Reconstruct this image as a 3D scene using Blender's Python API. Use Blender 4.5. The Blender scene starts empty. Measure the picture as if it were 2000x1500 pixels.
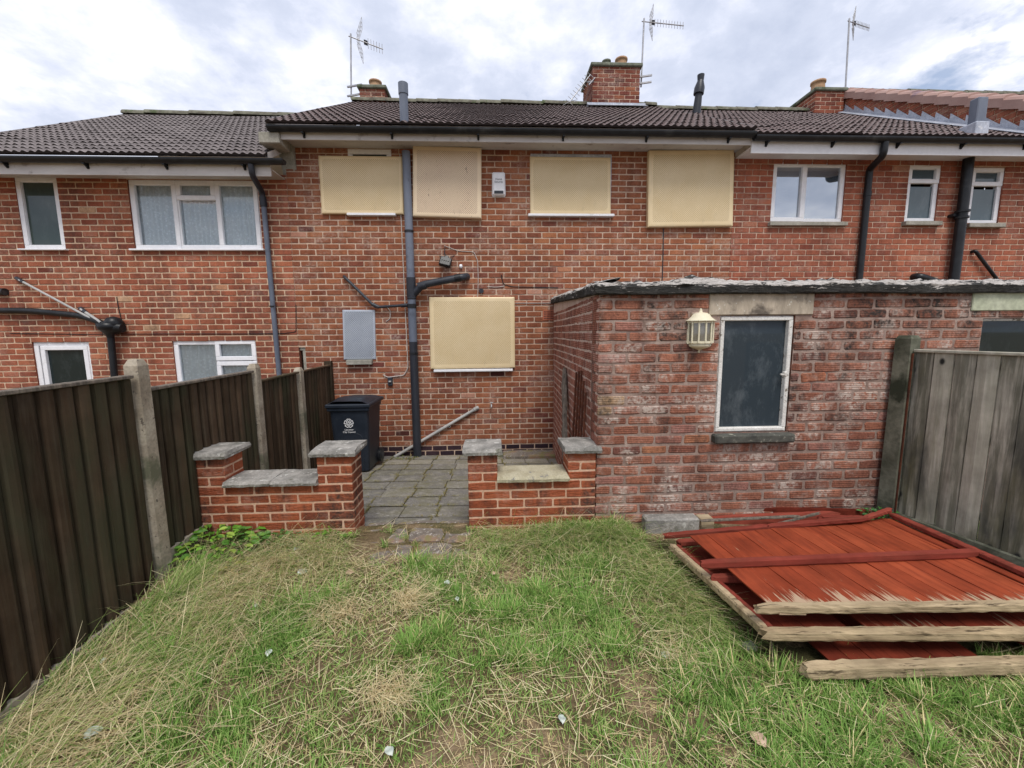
import bpy, math, random
import numpy as np
from mathutils import Vector, Matrix, noise as mn
random.seed(7); rng = np.random.default_rng(11)
S = bpy.context.scene
C = S.collection
R_ = math.radians
# ------------------------------------------------------------------ camera, sky, sun, exposure
CZ = 1.6
_p, _r, _w, F = R_(7.14), R_(-0.46), R_(2.5), 800.0
_P = np.array([[1,0,0],[0,math.cos(_p),-math.sin(_p)],[0,math.sin(_p),math.cos(_p)]])
_Q = np.array([[math.cos(_r),-math.sin(_r),0],[math.sin(_r),math.cos(_r),0],[0,0,1]])
MC = np.array([_Q@_P@np.array([math.cos(_w),0,math.sin(_w)]), _Q@_P@np.array([-math.sin(_w),0,math.cos(_w)]), _Q@_P@np.array([0,-1.,0])])
cam = bpy.data.cameras.new('camera'); co = bpy.data.objects.new('camera', cam); C.objects.link(co); S.camera = co
cam.sensor_width = 36; cam.lens = 36*F/2000; cam.clip_start = 0.05; cam.clip_end = 2000
rm = Matrix([[MC[i][0], -MC[i][1], -MC[i][2]] for i in range(3)]).to_4x4()
co.matrix_world = Matrix.Translation((0, 0, CZ)) @ rm
def ray(x, y): return MC @ np.array([(x-1000)/F, (y-750)/F, 1.0])
def at(x, y, Y):                       # point of the photograph on the plane Y
    d = ray(x, y); t = Y/d[1]; return Vector((d[0]*t, Y, CZ+d[2]*t))
def atz(x, y, Z):
    d = ray(x, y); t = (Z-CZ)/d[2]; return Vector((d[0]*t, d[1]*t, Z))

SUN_EL, SUN_AZ = R_(60), R_(170)        # azimuth clockwise from +Y
w = bpy.data.worlds.new('World'); S.world = w; w.use_nodes = True
def nd(nt, t, ins=None, **pr):
    n = nt.nodes.new(t)
    for k, v in pr.items(): setattr(n, k, v)
    for k, v in (ins or {}).items():
        s = n.inputs[k]
        if isinstance(v, bpy.types.NodeSocket): nt.links.new(v, s)
        elif isinstance(v, bpy.types.Node): nt.links.new(v.outputs[0], s)
        else: s.default_value = v
    return n
def ma(nt, op, a, b=0.5, c=0.5, clamp=False):
    n = nd(nt, 'ShaderNodeMath', {0:a, 1:b, 2:c}, operation=op); n.use_clamp = clamp; return n.outputs[0]
def rmp(nt, v, lo, hi, a=0.0, b=1.0):
    return nd(nt, 'ShaderNodeMapRange', {'Value':v, 'From Min':lo, 'From Max':hi, 'To Min':a, 'To Max':b}).outputs[0]
def mix(nt, f, a, b, blend='MIX'):
    n = nd(nt, 'ShaderNodeMix', data_type='RGBA', blend_type=blend)
    for i, v in ((0, f), (6, a), (7, b)):
        s = n.inputs[i]
        if isinstance(v, bpy.types.NodeSocket): nt.links.new(v, s)
        else: s.default_value = v if i == 0 else ((*v, 1) if len(v) == 3 else v)
    return n.outputs[2]
def ramp(nt, f, stops, interp='LINEAR'):
    n = nd(nt, 'ShaderNodeValToRGB', {0:f}); cr = n.color_ramp; cr.interpolation = interp
    while len(cr.elements) < len(stops): cr.elements.new(0.5)
    for e, (p, c) in zip(cr.elements, stops): e.position = p; e.color = (*c, 1)
    return n.outputs[0]
def noise(nt, vec, scale, detail=4, rough=0.55, dist=0.0, stretch=None):
    if stretch is not None: vec = nd(nt, 'ShaderNodeMapping', {0:vec, 'Scale':stretch}).outputs[0]
    return nd(nt, 'ShaderNodeTexNoise', {'Vector':vec, 'Scale':scale, 'Detail':detail, 'Roughness':rough, 'Distortion':dist}).outputs[0]

nt = w.node_tree; nt.nodes.clear()
sky = nd(nt, 'ShaderNodeTexSky', sky_type='NISHITA', sun_disc=False, sun_elevation=SUN_EL, sun_rotation=SUN_AZ)
tc = nd(nt, 'ShaderNodeTexCoord').outputs['Generated']
sp = nd(nt, 'ShaderNodeSeparateXYZ', {0:tc})
zz = ma(nt, 'MAXIMUM', sp.outputs[2], 0.0); dz = ma(nt, 'ADD', zz, 0.22)
pv = nd(nt, 'ShaderNodeCombineXYZ', {0:ma(nt,'DIVIDE',sp.outputs[0],dz), 1:ma(nt,'DIVIDE',sp.outputs[1],dz), 2:3.3}).outputs[0]
n1 = noise(nt, pv, 1.5, 9, 0.58, 0.05); n2 = noise(nt, pv, 3.4, 9, 0.6, 0.1, (1, 1, 1.7)); n3 = noise(nt, pv, 0.9, 5, 0.5, 0.2, (1.2, 0.9, 2.2))
cov = rmp(nt, ma(nt, 'ADD', n1, ma(nt, 'MULTIPLY', n2, 0.45)), 0.545, 0.63, 0.35, 1.0)
shade = ma(nt, 'ADD', ma(nt, 'MULTIPLY', n3, 0.5), ma(nt, 'MULTIPLY', n2, 0.5))
ccol = ramp(nt, shade, [(0.40, (0.47, 0.52, 0.65)), (0.47, (0.56, 0.605, 0.73)), (0.52, (0.70, 0.73, 0.84)), (0.58, (0.92, 0.92, 0.96))])
bg1 = nd(nt, 'ShaderNodeBackground', {'Color':sky, 'Strength':0.13})
bg2 = nd(nt, 'ShaderNodeBackground', {'Color':ccol, 'Strength':1.04})
mx = nd(nt, 'ShaderNodeMixShader', {0:cov, 1:bg1, 2:bg2})
nd(nt, 'ShaderNodeOutputWorld', {0:mx})
sl = bpy.data.lights.new('sun', 'SUN'); sl.energy = 2.2; sl.angle = R_(22); sl.color = (1, 0.955, 0.89)
so = bpy.data.objects.new('sun', sl); C.objects.link(so)
sd = Vector((math.sin(SUN_AZ)*math.cos(SUN_EL), math.cos(SUN_AZ)*math.cos(SUN_EL), math.sin(SUN_EL)))
so.rotation_euler = sd.to_track_quat('Z', 'Y').to_euler(); so.location = sd*30
S.view_settings.view_transform = 'Standard'; S.view_settings.look = 'None'
S.view_settings.exposure = 0.32; S.view_settings.gamma = 1.0
S.render.engine = 'CYCLES'

# ------------------------------------------------------------------ materials
def newmat(name):
    m = bpy.data.materials.new(name); m.use_nodes = True; nt = m.node_tree
    return m, nt, nt.nodes['Principled BSDF']
def ocoord(nt): return nd(nt, 'ShaderNodeTexCoord').outputs['Object']
def bump(nt, b, h, strength=0.5, dist=0.01):
    n = nd(nt, 'ShaderNodeBump', {'Height':h, 'Strength':strength, 'Distance':dist}); nt.links.new(n.outputs[0], b.inputs['Normal'])
def L(nt, a, b): nt.links.new(a, b)
def weath(name, A, B, scale=6, spots=None, rough=0.8, bmp=0.3, bdist=0.004, stretch=None, metal=0.0, spec=0.3, lo=0.35, hi=0.65, fc=None):
    if fc is None: fc = (0.95, 1.04) if bmp <= 0.1 else (0.78, 1.15)
    m, nt, b = newmat(name); v = ocoord(nt)
    n = noise(nt, v, scale, 6, 0.62, 0.1, stretch); c = mix(nt, rmp(nt, n, lo, hi), A, B)
    fine = noise(nt, v, scale*9, 4, 0.6, 0, stretch)
    c = mix(nt, 1.0, c, ramp(nt, fine, [(0.3, (fc[0],)*3), (0.7, (fc[1],)*3)]), 'MULTIPLY')
    for (sc, th, wd, col) in (spots or []):
        s = noise(nt, v, sc, 5, 0.6, 0.15, stretch if wd < 0 else None); c = mix(nt, rmp(nt, s, th, th+abs(wd)), c, col)
    L(nt, c, b.inputs['Base Color']); b.inputs['Roughness'].default_value = rough; b.inputs['Metallic'].default_value = metal
    b.inputs['Specular IOR Level'].default_value = spec
    if bmp: bump(nt, b, ma(nt, 'ADD', n, ma(nt, 'MULTIPLY', fine, 0.5)), bmp, bdist)
    return m
def brickmat(name, stops, groove=0, effl=0.0, soot=0.0, eff_col=(0.5,0.41,0.35), fine=(0.75,1.15), zsoot=None, soot_s=(1,1,0.5), rockface=0):
    m, nt, b = newmat(name); v = ocoord(nt)
    at_ = nd(nt, 'ShaderNodeAttribute', attribute_name='col'); sc = nd(nt, 'ShaderNodeSeparateColor', {0:at_.outputs['Color']})
    c = ramp(nt, sc.outputs[0], stops)
    n1 = noise(nt, v, 9, 5, 0.65); n2 = noise(nt, v, 70, 4, 0.65)
    c = mix(nt, 1.0, c, ramp(nt, n2, [(0.28, (fine[0],)*3), (0.72, (fine[1],)*3)]), 'MULTIPLY')
    c = mix(nt, 1.0, c, ramp(nt, n1, [(0.3, (0.82, 0.8, 0.8)), (0.7, (1.12, 1.12, 1.1))]), 'MULTIPLY')
    c = mix(nt, 1.0, c, ramp(nt, noise(nt, v, 0.9, 5, 0.6, 0.2), [(0.35, (0.78, 0.76, 0.76)), (0.62, (1.1, 1.1, 1.08))]), 'MULTIPLY')
    c = mix(nt, 1.0, c, ramp(nt, noise(nt, v, 1.0, 5, 0.65, 0.1, (4.5,4.5,0.55)), [(0.32, (0.74, 0.73, 0.73)), (0.5, (1.0,)*3)]), 'MULTIPLY')
    if effl:
        e = ma(nt, 'MULTIPLY', rmp(nt, noise(nt, v, 2.3, 6, 0.7, 0.3), 0.47, 0.66), rmp(nt, noise(nt, v, 30, 4, 0.7, 0.2), 0.38, 0.6))
        e = ma(nt, 'MULTIPLY', e, ma(nt, 'ADD', ma(nt, 'MULTIPLY', sc.outputs[1], 1.2*effl), 0.3*effl)); c = mix(nt, ma(nt,'MINIMUM',e,0.85), c, eff_col)
    if soot:
        s = rmp(nt, noise(nt, v, 2.2, 6, 0.68, 0.25, soot_s), 0.47, 0.61)
        if zsoot:
            z = nd(nt, 'ShaderNodeSeparateXYZ', {0:v}).outputs[2]; s = ma(nt, 'MULTIPLY', s, rmp(nt, z, zsoot[0], zsoot[1]))
        s = ma(nt, 'MULTIPLY', s, rmp(nt, noise(nt, v, 25, 4, 0.7), 0.3, 0.6)); c = mix(nt, ma(nt, 'MULTIPLY', s, soot), c, (0.035, 0.033, 0.03))
    L(nt, c, b.inputs['Base Color']); b.inputs['Roughness'].default_value = 0.9; b.inputs['Specular IOR Level'].default_value = 0.15
    h = ma(nt, 'ADD', n2, ma(nt, 'MULTIPLY', n1, 0.6))
    if groove:
        z = nd(nt, 'ShaderNodeSeparateXYZ', {0:v}).outputs[2]
        g = ma(nt, 'SINE', ma(nt, 'ADD', ma(nt, 'MULTIPLY', z, 2*math.pi/0.0165), ma(nt,'MULTIPLY',n1,1.5))); h = ma(nt, 'ADD', h, ma(nt, 'MULTIPLY', g, groove))
        dk = nd(nt, 'ShaderNodeMix', {}, data_type='RGBA'); 
        c2 = mix(nt, ma(nt, 'MULTIPLY', rmp(nt, g, 0.1, -0.8), min(0.7, groove*0.6)), c, (0.16, 0.045, 0.03)); L(nt, c2, b.inputs['Base Color'])
    if rockface:
        h = ma(nt, 'ADD', h, ma(nt, 'MULTIPLY', noise(nt, v, 16, 5, 0.6, 1.5, (0.35, 1, 1.6)), rockface))
    bump(nt, b, h, 0.7, 0.006)
    return m

M = {}
M['brick_main'] = brickmat('brick red house', [(0,(0.10,0.036,0.030)),(0.12,(0.175,0.055,0.042)),(0.4,(0.25,0.089,0.05)),(0.68,(0.315,0.118,0.061)),(0.86,(0.37,0.15,0.074)),(1,(0.46,0.23,0.16))], effl=0.45)
M['brick_left'] = brickmat('brick orange red house', [(0,(0.13,0.04,0.028)),(0.15,(0.225,0.068,0.044)),(0.45,(0.31,0.1,0.058)),(0.75,(0.375,0.13,0.072)),(0.93,(0.45,0.18,0.10)),(1,(0.5,0.31,0.19))], effl=0.25, soot=0.5)
M['brick_right'] = brickmat('brick orange house', [(0,(0.17,0.055,0.038)),(0.2,(0.26,0.08,0.052)),(0.5,(0.33,0.108,0.065)),(0.8,(0.4,0.14,0.082)),(1,(0.47,0.25,0.17))], effl=0.3, soot=0.3)
M['brick_blue'] = brickmat('brick blue black', [(0,(0.018,0.013,0.02)),(1,(0.06,0.035,0.045))])
M['mortar'] = weath('mortar pinkish', (0.42,0.29,0.21), (0.57,0.43,0.33), 5, [(2.0,0.56,0.12,(0.34,0.2,0.155))], 0.95, 0.5)
M['mortar_left'] = weath('mortar buff', (0.46,0.31,0.21), (0.60,0.45,0.32), 5, None, 0.95, 0.5)
M['mortar_shed'] = weath('mortar grey old', (0.21,0.14,0.112), (0.37,0.28,0.235), 5, [(3.0,0.56,0.12,(0.16,0.1,0.085))], 0.95, 0.9, 0.01)
M['mortar_side'] = weath('mortar pale side', (0.46,0.32,0.25), (0.6,0.46,0.38), 6, None, 0.95, 0.5)
M['mortar_low'] = weath('mortar peach', (0.5,0.3,0.2), (0.62,0.42,0.3), 6, None, 0.95, 0.5)
M['brick_shed'] = brickmat('brick old outhouse', [(0,(0.10,0.055,0.05)),(0.12,(0.2,0.082,0.062)),(0.4,(0.30,0.122,0.078)),(0.7,(0.375,0.16,0.105)),(0.9,(0.35,0.17,0.14)),(0.95,(0.40,0.15,0.08)),(1,(0.42,0.28,0.17))], groove=0.16, effl=1.6, eff_col=(0.52,0.44,0.38), soot=1.0, zsoot=(-0.1,0.9), soot_s=(1.3,1,0.7), fine=(0.55,1.3))
M['brick_ribbed'] = brickmat('brick ribbed outhouse side', [(0,(0.26,0.1,0.07)),(0.5,(0.38,0.15,0.1)),(1,(0.48,0.22,0.16))], groove=0.7, effl=0.5)
M['brick_low'] = brickmat('brick rock faced orange', [(0,(0.26,0.07,0.036)),(0.5,(0.36,0.1,0.047)),(1,(0.44,0.135,0.062))], soot=0.85, rockface=4.0, effl=0.3, soot_s=(1.6,1,0.9), fine=(0.8,1.12))
M['upvc'] = weath('white plastic', (0.74,0.75,0.78), (0.82,0.82,0.84), 3, [(5,0.62,0.1,(0.6,0.6,0.58))], 0.35, 0.02, spec=0.45)
M['oldwhite'] = weath('flaking white paint', (0.62,0.6,0.56), (0.75,0.74,0.7), 8, [(14,0.6,0.05,(0.22,0.19,0.15))], 0.7, 0.5, 0.004)
M['soffit'] = weath('dirty white boards', (0.46,0.43,0.41), (0.62,0.6,0.58), 2.5, [(6,0.6,0.1,(0.3,0.27,0.25))], 0.6, 0.1, stretch=(0.4,1,2))
M['soffit_clean'] = weath('clean white boards', (0.66,0.66,0.68), (0.76,0.76,0.78), 2, None, 0.5, 0.05)
M['black'] = weath('black plastic', (0.008,0.009,0.011), (0.018,0.02,0.023), 6, [(3,0.6,0.15,(0.05,0.05,0.05))], 0.38, 0.05)
M['greypipe'] = weath('grey plastic pipe', (0.10,0.12,0.16), (0.17,0.19,0.24), 2.5, [(4,0.6,0.2,(0.05,0.055,0.07))], 0.42, 0.05, stretch=(1,1,0.25))
M['darkpipe'] = weath('dark grey plastic pipe', (0.018,0.02,0.028), (0.04,0.045,0.055), 2.5, None, 0.4, 0.05, stretch=(1,1,0.25))
M['lightpipe'] = weath('pale grey pipe', (0.3,0.3,0.29), (0.42,0.41,0.4), 4, None, 0.5, 0.05)
M['lead'] = weath('lead sheet', (0.34,0.37,0.43), (0.5,0.53,0.6), 5, [(9,0.6,0.1,(0.65,0.66,0.68))], 0.5, 0.2, metal=0.2)
M['concrete'] = weath('mossy concrete coping', (0.17,0.163,0.148), (0.36,0.34,0.31), 7, [(16,0.60,0.04,(0.5,0.49,0.45)),(5,0.58,0.1,(0.09,0.09,0.06))], 0.95, 1.0, 0.012)
M['concrete_pale'] = weath('sandy concrete coping', (0.34,0.3,0.2), (0.46,0.42,0.3), 9, [(12,0.6,0.06,(0.2,0.19,0.17))], 0.95, 0.8, 0.008)
M['lintel'] = weath('cast concrete lintel', (0.33,0.28,0.215), (0.47,0.4,0.31), 4, [(30,0.64,0.04,(0.6,0.58,0.5)),(2.5,0.57,0.07,(0.12,0.1,0.08))], 0.9, 0.4, stretch=(1,1,0.35))
M['lintel_green'] = weath('painted cream green lintel', (0.4,0.43,0.3), (0.48,0.5,0.37), 3, None, 0.8, 0.2)
M['stonesill'] = weath('stone sill', (0.24,0.23,0.19), (0.38,0.36,0.31), 6, None, 0.9, 0.4)
M['darksill'] = weath('mossy dark sill', (0.045,0.045,0.04), (0.1,0.1,0.085), 9, [(18,0.6,0.06,(0.3,0.3,0.24))], 0.95, 0.8)
M['post'] = weath('concrete fence post', (0.26,0.215,0.16), (0.42,0.37,0.29), 6, [(2.2,0.56,0.1,(0.13,0.13,0.085)),(40,0.62,0.05,(0.12,0.1,0.08))], 0.95, 0.7, 0.005)
M['post_green'] = weath('algae stained post', (0.07,0.075,0.05), (0.2,0.2,0.15), 4, [(3,0.55,0.12,(0.035,0.04,0.025))], 0.95, 0.7, 0.005)
M['slab_edge'] = weath('rough tarred edge with pale lichen', (0.02,0.02,0.018), (0.07,0.066,0.06), 10, [(13,0.53,0.05,(0.42,0.38,0.35))], 0.95, 1.0, 0.02)
def slabmat():
    m, nt, b = newmat('tarred slab edge with flaking pale top'); v = ocoord(nt)
    a = nd(nt, 'ShaderNodeAttribute', attribute_name='col'); s = nd(nt, 'ShaderNodeSeparateColor', {0:a.outputs['Color']})
    n = noise(nt, v, 9, 6, 0.7, 0.3, (0.6,1,2.5)); f = noise(nt, v, 45, 5, 0.7, 0, (0.5,1,2))
    k = rmp(nt, ma(nt,'ADD', ma(nt,'ADD', ma(nt,'MULTIPLY',n,1.2), ma(nt,'MULTIPLY',f,0.6)), ma(nt,'MULTIPLY',s.outputs[0],0.36)), 1.07, 1.13)
    c = mix(nt, rmp(nt, f, 0.35, 0.7), (0.012,0.012,0.011), (0.055,0.052,0.045)); c = mix(nt, k, c, mix(nt, rmp(nt,f,0.3,0.7), (0.34,0.31,0.28), (0.6,0.56,0.52)))
    L(nt, c, b.inputs['Base Color']); b.inputs['Roughness'].default_value = 0.95; bump(nt, b, ma(nt,'ADD',n,f), 1.0, 0.02); return m
M['slab'] = slabmat()
M['panel_cream'] = None
M['room'] = weath('dark room', (0.03,0.03,0.03), (0.05,0.05,0.05), 2, None, 0.9, 0)
M['bin'] = weath('charcoal bin plastic', (0.012,0.017,0.026), (0.02,0.026,0.037), 4, [(7,0.62,0.15,(0.05,0.055,0.06))], 0.42, 0.05)
M['white'] = weath('white print', (0.72,0.72,0.72), (0.78,0.78,0.78), 4, None, 0.5, 0)
M['cream'] = weath('cream lantern enamel', (0.66,0.6,0.43), (0.76,0.71,0.54), 8, [(12,0.66,0.08,(0.4,0.34,0.2))], 0.45, 0.1)
M['greypanel'] = None
M['metal'] = weath('galvanised metal', (0.3,0.3,0.31), (0.45,0.45,0.46), 12, [(6,0.6,0.1,(0.14,0.1,0.08))], 0.45, 0.1, metal=0.7)
M['rust'] = weath('rusty steel', (0.06,0.02,0.012), (0.14,0.045,0.022), 20, None, 0.85, 0.5)
M['oldwood'] = weath('silvered old wood', (0.1,0.085,0.07), (0.24,0.2,0.16), 5, None, 0.9, 0.9, 0.01, stretch=(7,7,0.5))
M['pot'] = weath('clay chimney pot', (0.36,0.22,0.13), (0.46,0.3,0.18), 8, None, 0.85, 0.3)
M['cap'] = weath('mossy mortar cap', (0.12,0.13,0.1), (0.2,0.22,0.17), 8, [(6,0.6,0.1,(0.07,0.09,0.05))], 0.95, 0.6)
M['coping_tile'] = weath('purple red coping tile', (0.33,0.205,0.175), (0.42,0.285,0.245), 1.2, [(1.5,0.56,0.08,(0.2,0.14,0.17))], 0.75, 0.1)
M['cable'] = weath('pale cable', (0.42,0.38,0.35), (0.55,0.5,0.46), 8, None, 0.6, 0)
M['airbrick'] = weath('terracotta air brick', (0.34,0.1,0.06), (0.42,0.14,0.08), 9, None, 0.85, 0.3)
M['litter'] = weath('pale dry leaf', (0.36,0.42,0.37), (0.62,0.65,0.58), 22, None, 0.7, 0.1)
M['brownleaf'] = weath('brown dry leaf', (0.4,0.27,0.18), (0.52,0.38,0.28), 30, None, 0.8, 0.1)
M['step'] = weath('rubble slab', (0.13,0.108,0.09), (0.24,0.205,0.17), 9, [(40,0.58,0.06,(0.4,0.37,0.33)),(4,0.52,0.1,(0.25,0.15,0.1)),(7,0.55,0.08,(0.2,0.17,0.08))], 0.95, 1.0, 0.01)

def perfmat(name, base, base2, rough=0.45, metal=0.0, dark=(0.13,0.1,0.05), pitch=0.027, rad=0.29, scratch=False, full=False):
    m, nt, b = newmat(name); uv = nd(nt, 'ShaderNodeAttribute', attribute_name='puv').outputs['Vector']   # metres across, metres up, edge margin
    s = nd(nt, 'ShaderNodeSeparateXYZ', {0:uv}); u = ma(nt, 'DIVIDE', s.outputs[0], pitch); v = ma(nt, 'DIVIDE', s.outputs[1], pitch*0.5)
    row = ma(nt, 'FLOOR', v); off = ma(nt, 'MULTIPLY', ma(nt, 'MODULO', row, 2.0), 0.5)
    fu = ma(nt, 'SUBTRACT', ma(nt, 'FRACT', ma(nt, 'ADD', u, off)), 0.5); fv = ma(nt, 'MULTIPLY', ma(nt, 'SUBTRACT', ma(nt, 'FRACT', v), 0.5), 0.5)
    d = ma(nt, 'SQRT', ma(nt, 'ADD', ma(nt, 'MULTIPLY', fu, fu), ma(nt, 'MULTIPLY', fv, fv)))
    hole = ma(nt, 'LESS_THAN', d, rad*0.75)
    hole = ma(nt, 'MULTIPLY', hole, ma(nt, 'GREATER_THAN', s.outputs[2], 0.045))
    oc = ocoord(nt); c = mix(nt, rmp(nt, noise(nt, oc, 2.2, 6, 0.65, 0.2), 0.35, 0.7), base, base2)
    c = mix(nt, rmp(nt, noise(nt, oc, 9, 5, 0.7, 0.1, (1,1,0.4)), 0.58, 0.8, 0, 0.35), c, (0.4, 0.33, 0.22))
    if scratch:
        k = noise(nt, oc, 11, 4, 0.75, 1.2, (1.4, 1, 0.8)); c = mix(nt, rmp(nt, k, 0.665, 0.69), c, (0.07, 0.04, 0.035))
    c = mix(nt, hole, c, dark)
    L(nt, c, b.inputs['Base Color']); b.inputs['Roughness'].default_value = rough; b.inputs['Metallic'].default_value = metal
    bump(nt, b, ma(nt, 'SUBTRACT', 1.0, hole), 0.4, 0.003)
    return m
M['panel_cream'] = perfmat('cream perforated steel', (0.67,0.525,0.30), (0.75,0.61,0.385), dark=(0.38,0.28,0.14))
M['panel_pale'] = perfmat('faded pink cream perforated steel', (0.70,0.55,0.38), (0.76,0.62,0.42), dark=(0.28,0.18,0.13), scratch=True)
M['panel_grey'] = perfmat('bare galvanised perforated steel', (0.36,0.40,0.46), (0.47,0.51,0.57), rough=0.42, metal=0.35, dark=(0.1,0.11,0.13))

def glassmat(name, tint=(0.02,0.03,0.035), refl=0.35, see=0.5, dirt=0.0):
    m, nt, b = newmat(name); out = nt.nodes['Material Output']
    lw = nd(nt, 'ShaderNodeLayerWeight', {'Blend':0.25}); gl = nd(nt, 'ShaderNodeBsdfGlossy', {'Color':(0.9,0.95,1,1), 'Roughness':0.03})
    tr = nd(nt, 'ShaderNodeBsdfTransparent', {'Color':(0.92,0.95,0.95,1)}); b.inputs['Base Color'].default_value = (*tint, 1); b.inputs['Roughness'].default_value = 0.1; b.inputs['Specular IOR Level'].default_value = 0.12 if (dirt or refl < .03) else .5
    if dirt:
        oc = ocoord(nt); k = ma(nt,'MULTIPLY', rmp(nt, noise(nt, oc, 6, 8, 0.78, 0.15, (1,1,0.5)), 0.5, 0.8), dirt)
        L(nt, mix(nt, k, tint, (0.32,0.36,0.38)), b.inputs['Base Color']); L(nt, rmp(nt, noise(nt, oc, 5, 5, 0.7), 0.3, 0.7, 0.3, 0.6), b.inputs['Roughness'])
    m1 = nd(nt, 'ShaderNodeMixShader', {0:see, 1:b.outputs[0], 2:tr.outputs[0]})
    m2 = nd(nt, 'ShaderNodeMixShader', {0:ma(nt, 'ADD', ma(nt,'MULTIPLY',lw.outputs['Fresnel'],0.8), refl), 1:m1.outputs[0], 2:gl.outputs[0]})
    L(nt, m2.outputs[0], out.inputs['Surface']); return m
M['glass'] = glassmat('window glass', refl=0.03, see=0.96)
M['glass_mirror'] = glassmat('reflective window glass', refl=0.4, see=0.25, tint=(0.10,0.13,0.17))
M['glass_obscure'] = glassmat('obscured glass', refl=0.03, see=0.0, tint=(0.055,0.085,0.10), dirt=0.25)
M['glass_green'] = glassmat('greenish window glass', refl=0.03, see=0.0, tint=(0.035,0.055,0.045), dirt=0.12)
M['glass_dirty'] = glassmat('dirty outhouse glass', refl=0.0, see=0.0, tint=(0.03,0.042,0.052), dirt=0.28)
M['glass_dark'] = glassmat('very dark glass', refl=0.015, see=0.0, tint=(0.006,0.014,0.014), dirt=0.1)
M['glass_lamp'] = glassmat('lantern glass', refl=0.05, see=0.45, tint=(0.22,0.19,0.14))
def lacemat():
    m, nt, b = newmat('lace net curtain'); v = ocoord(nt); out = nt.nodes['Material Output']
    b.inputs['Base Color'].default_value = (0.86,0.87,0.9,1); b.inputs['Roughness'].default_value = 0.9
    n = nd(nt, 'ShaderNodeTexVoronoi', {'Vector':v, 'Scale':26.0}); k = rmp(nt, n.outputs[0], 0.1, 0.5, 1.0, 0.8)
    tr = nd(nt, 'ShaderNodeBsdfTransparent'); mm = nd(nt, 'ShaderNodeMixShader', {0:k, 1:tr.outputs[0], 2:b.outputs[0]}); L(nt, mm.outputs[0], out.inputs['Surface']); return m
M['lace'] = lacemat()
def tilemat(name, A, B, lich):
    m, nt, b = newmat(name); v = ocoord(nt)
    a = nd(nt, 'ShaderNodeAttribute', attribute_name='col'); s = nd(nt, 'ShaderNodeSeparateColor', {0:a.outputs['Color']})
    c = mix(nt, s.outputs[0], A, B); c = mix(nt, 1.0, c, ramp(nt, noise(nt, v, 3, 5, 0.6), [(0.3,(0.7,)*3),(0.7,(1.3,)*3)]), 'MULTIPLY')
    c = mix(nt, ma(nt,'MULTIPLY', rmp(nt, noise(nt, v, 26, 5, 0.7), 0.5, 0.68), 0.55), c, lich)
    c = mix(nt, ma(nt,'MULTIPLY', s.outputs[2], 0.5), c, (0.34,0.3,0.3)); c = mix(nt, ma(nt,'MULTIPLY', s.outputs[1], 0.85), c, (0.018,0.013,0.013))  # pale lit lip, then dark shadow pocket on the tile front, painted as colour
    L(nt, c, b.inputs['Base Color']); b.inputs['Roughness'].default_value = 0.85; b.inputs['Specular IOR Level'].default_value = 0.2
    bump(nt, b, noise(nt, v, 60, 4, 0.6), 0.5, 0.004); return m
M['tile_main'] = tilemat('brown concrete tile', (0.07,0.047,0.045), (0.15,0.108,0.102), (0.24,0.21,0.18))
M['tile_left'] = tilemat('grey brown concrete tile', (0.10,0.085,0.083), (0.17,0.147,0.143), (0.28,0.25,0.23))
M['ridge'] = weath('mossy ridge tile', (0.1,0.09,0.07), (0.2,0.2,0.15), 9, [(5,0.58,0.08,(0.08,0.1,0.05))], 0.95, 0.6)
def woodmat(name, A, B, streak, wear=None, axis=2, scale=3.0, bd=0.006, knots=False, wearattr=False, alg=None):
    m, nt, b = newmat(name); v = ocoord(nt); st = [9.0, 9.0, 9.0]; st[axis] = 0.6; st = tuple(st)
    a = nd(nt, 'ShaderNodeAttribute', attribute_name='col'); s = nd(nt, 'ShaderNodeSeparateColor', {0:a.outputs['Color']})
    g = noise(nt, v, scale, 6, 0.65, 0.4, st); c = mix(nt, s.outputs[0], A, B)
    c = mix(nt, rmp(nt, g, 0.45, 0.75), c, streak)
    c = mix(nt, 1.0, c, ramp(nt, noise(nt, v, 5, 4, 0.6), [(0.3,(0.75,)*3),(0.7,(1.2,)*3)]), 'MULTIPLY')
    if alg: c = mix(nt, ma(nt,'MULTIPLY',rmp(nt, noise(nt, v, 2.0, 4, 0.6, 0.2, (1.5,1.5,0.6)), 0.48, 0.7),0.8), c, alg)
    if knots:
        kn = nd(nt, 'ShaderNodeTexVoronoi', {'Vector':nd(nt,'ShaderNodeMapping',{0:v,'Scale':(4.5,4.5,3.0)}).outputs[0], 'Scale':1.0}); c = mix(nt, rmp(nt, kn.outputs[0], 0.10, 0.05), c, (0.03,0.03,0.028)); c = mix(nt, ma(nt,'MULTIPLY',rmp(nt, noise(nt, v, 1.3, 5, 0.6, 0.3, (3,3,0.9)), 0.52, 0.66),0.7), c, (0.045,0.047,0.045))
    if wear:
        g2 = noise(nt, v, scale*2.2, 6, 0.7, 0.3, st); lim = ma(nt, 'SUBTRACT', 0.86, ma(nt, 'MULTIPLY', s.outputs[1], 0.55)) 
        c = mix(nt, ma(nt, 'MULTIPLY', ma(nt, 'SUBTRACT', g2, lim), 12.0, clamp=True), c, wear)
    L(nt, c, b.inputs['Base Color']); b.inputs['Roughness'].default_value = 0.8; b.inputs['Specular IOR Level'].default_value = 0.12
    bump(nt, b, g, 0.7, bd); return m
M['fence_dark'] = woodmat('dark stained featheredge', (0.026,0.017,0.010), (0.098,0.064,0.040), (0.074,0.057,0.040), alg=(0.05,0.052,0.03))
M['fence_grey'] = woodmat('weathered grey boards', (0.12,0.115,0.085), (0.37,0.35,0.28), (0.52,0.48,0.4), alg=(0.15,0.135,0.07), knots=True)
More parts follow.
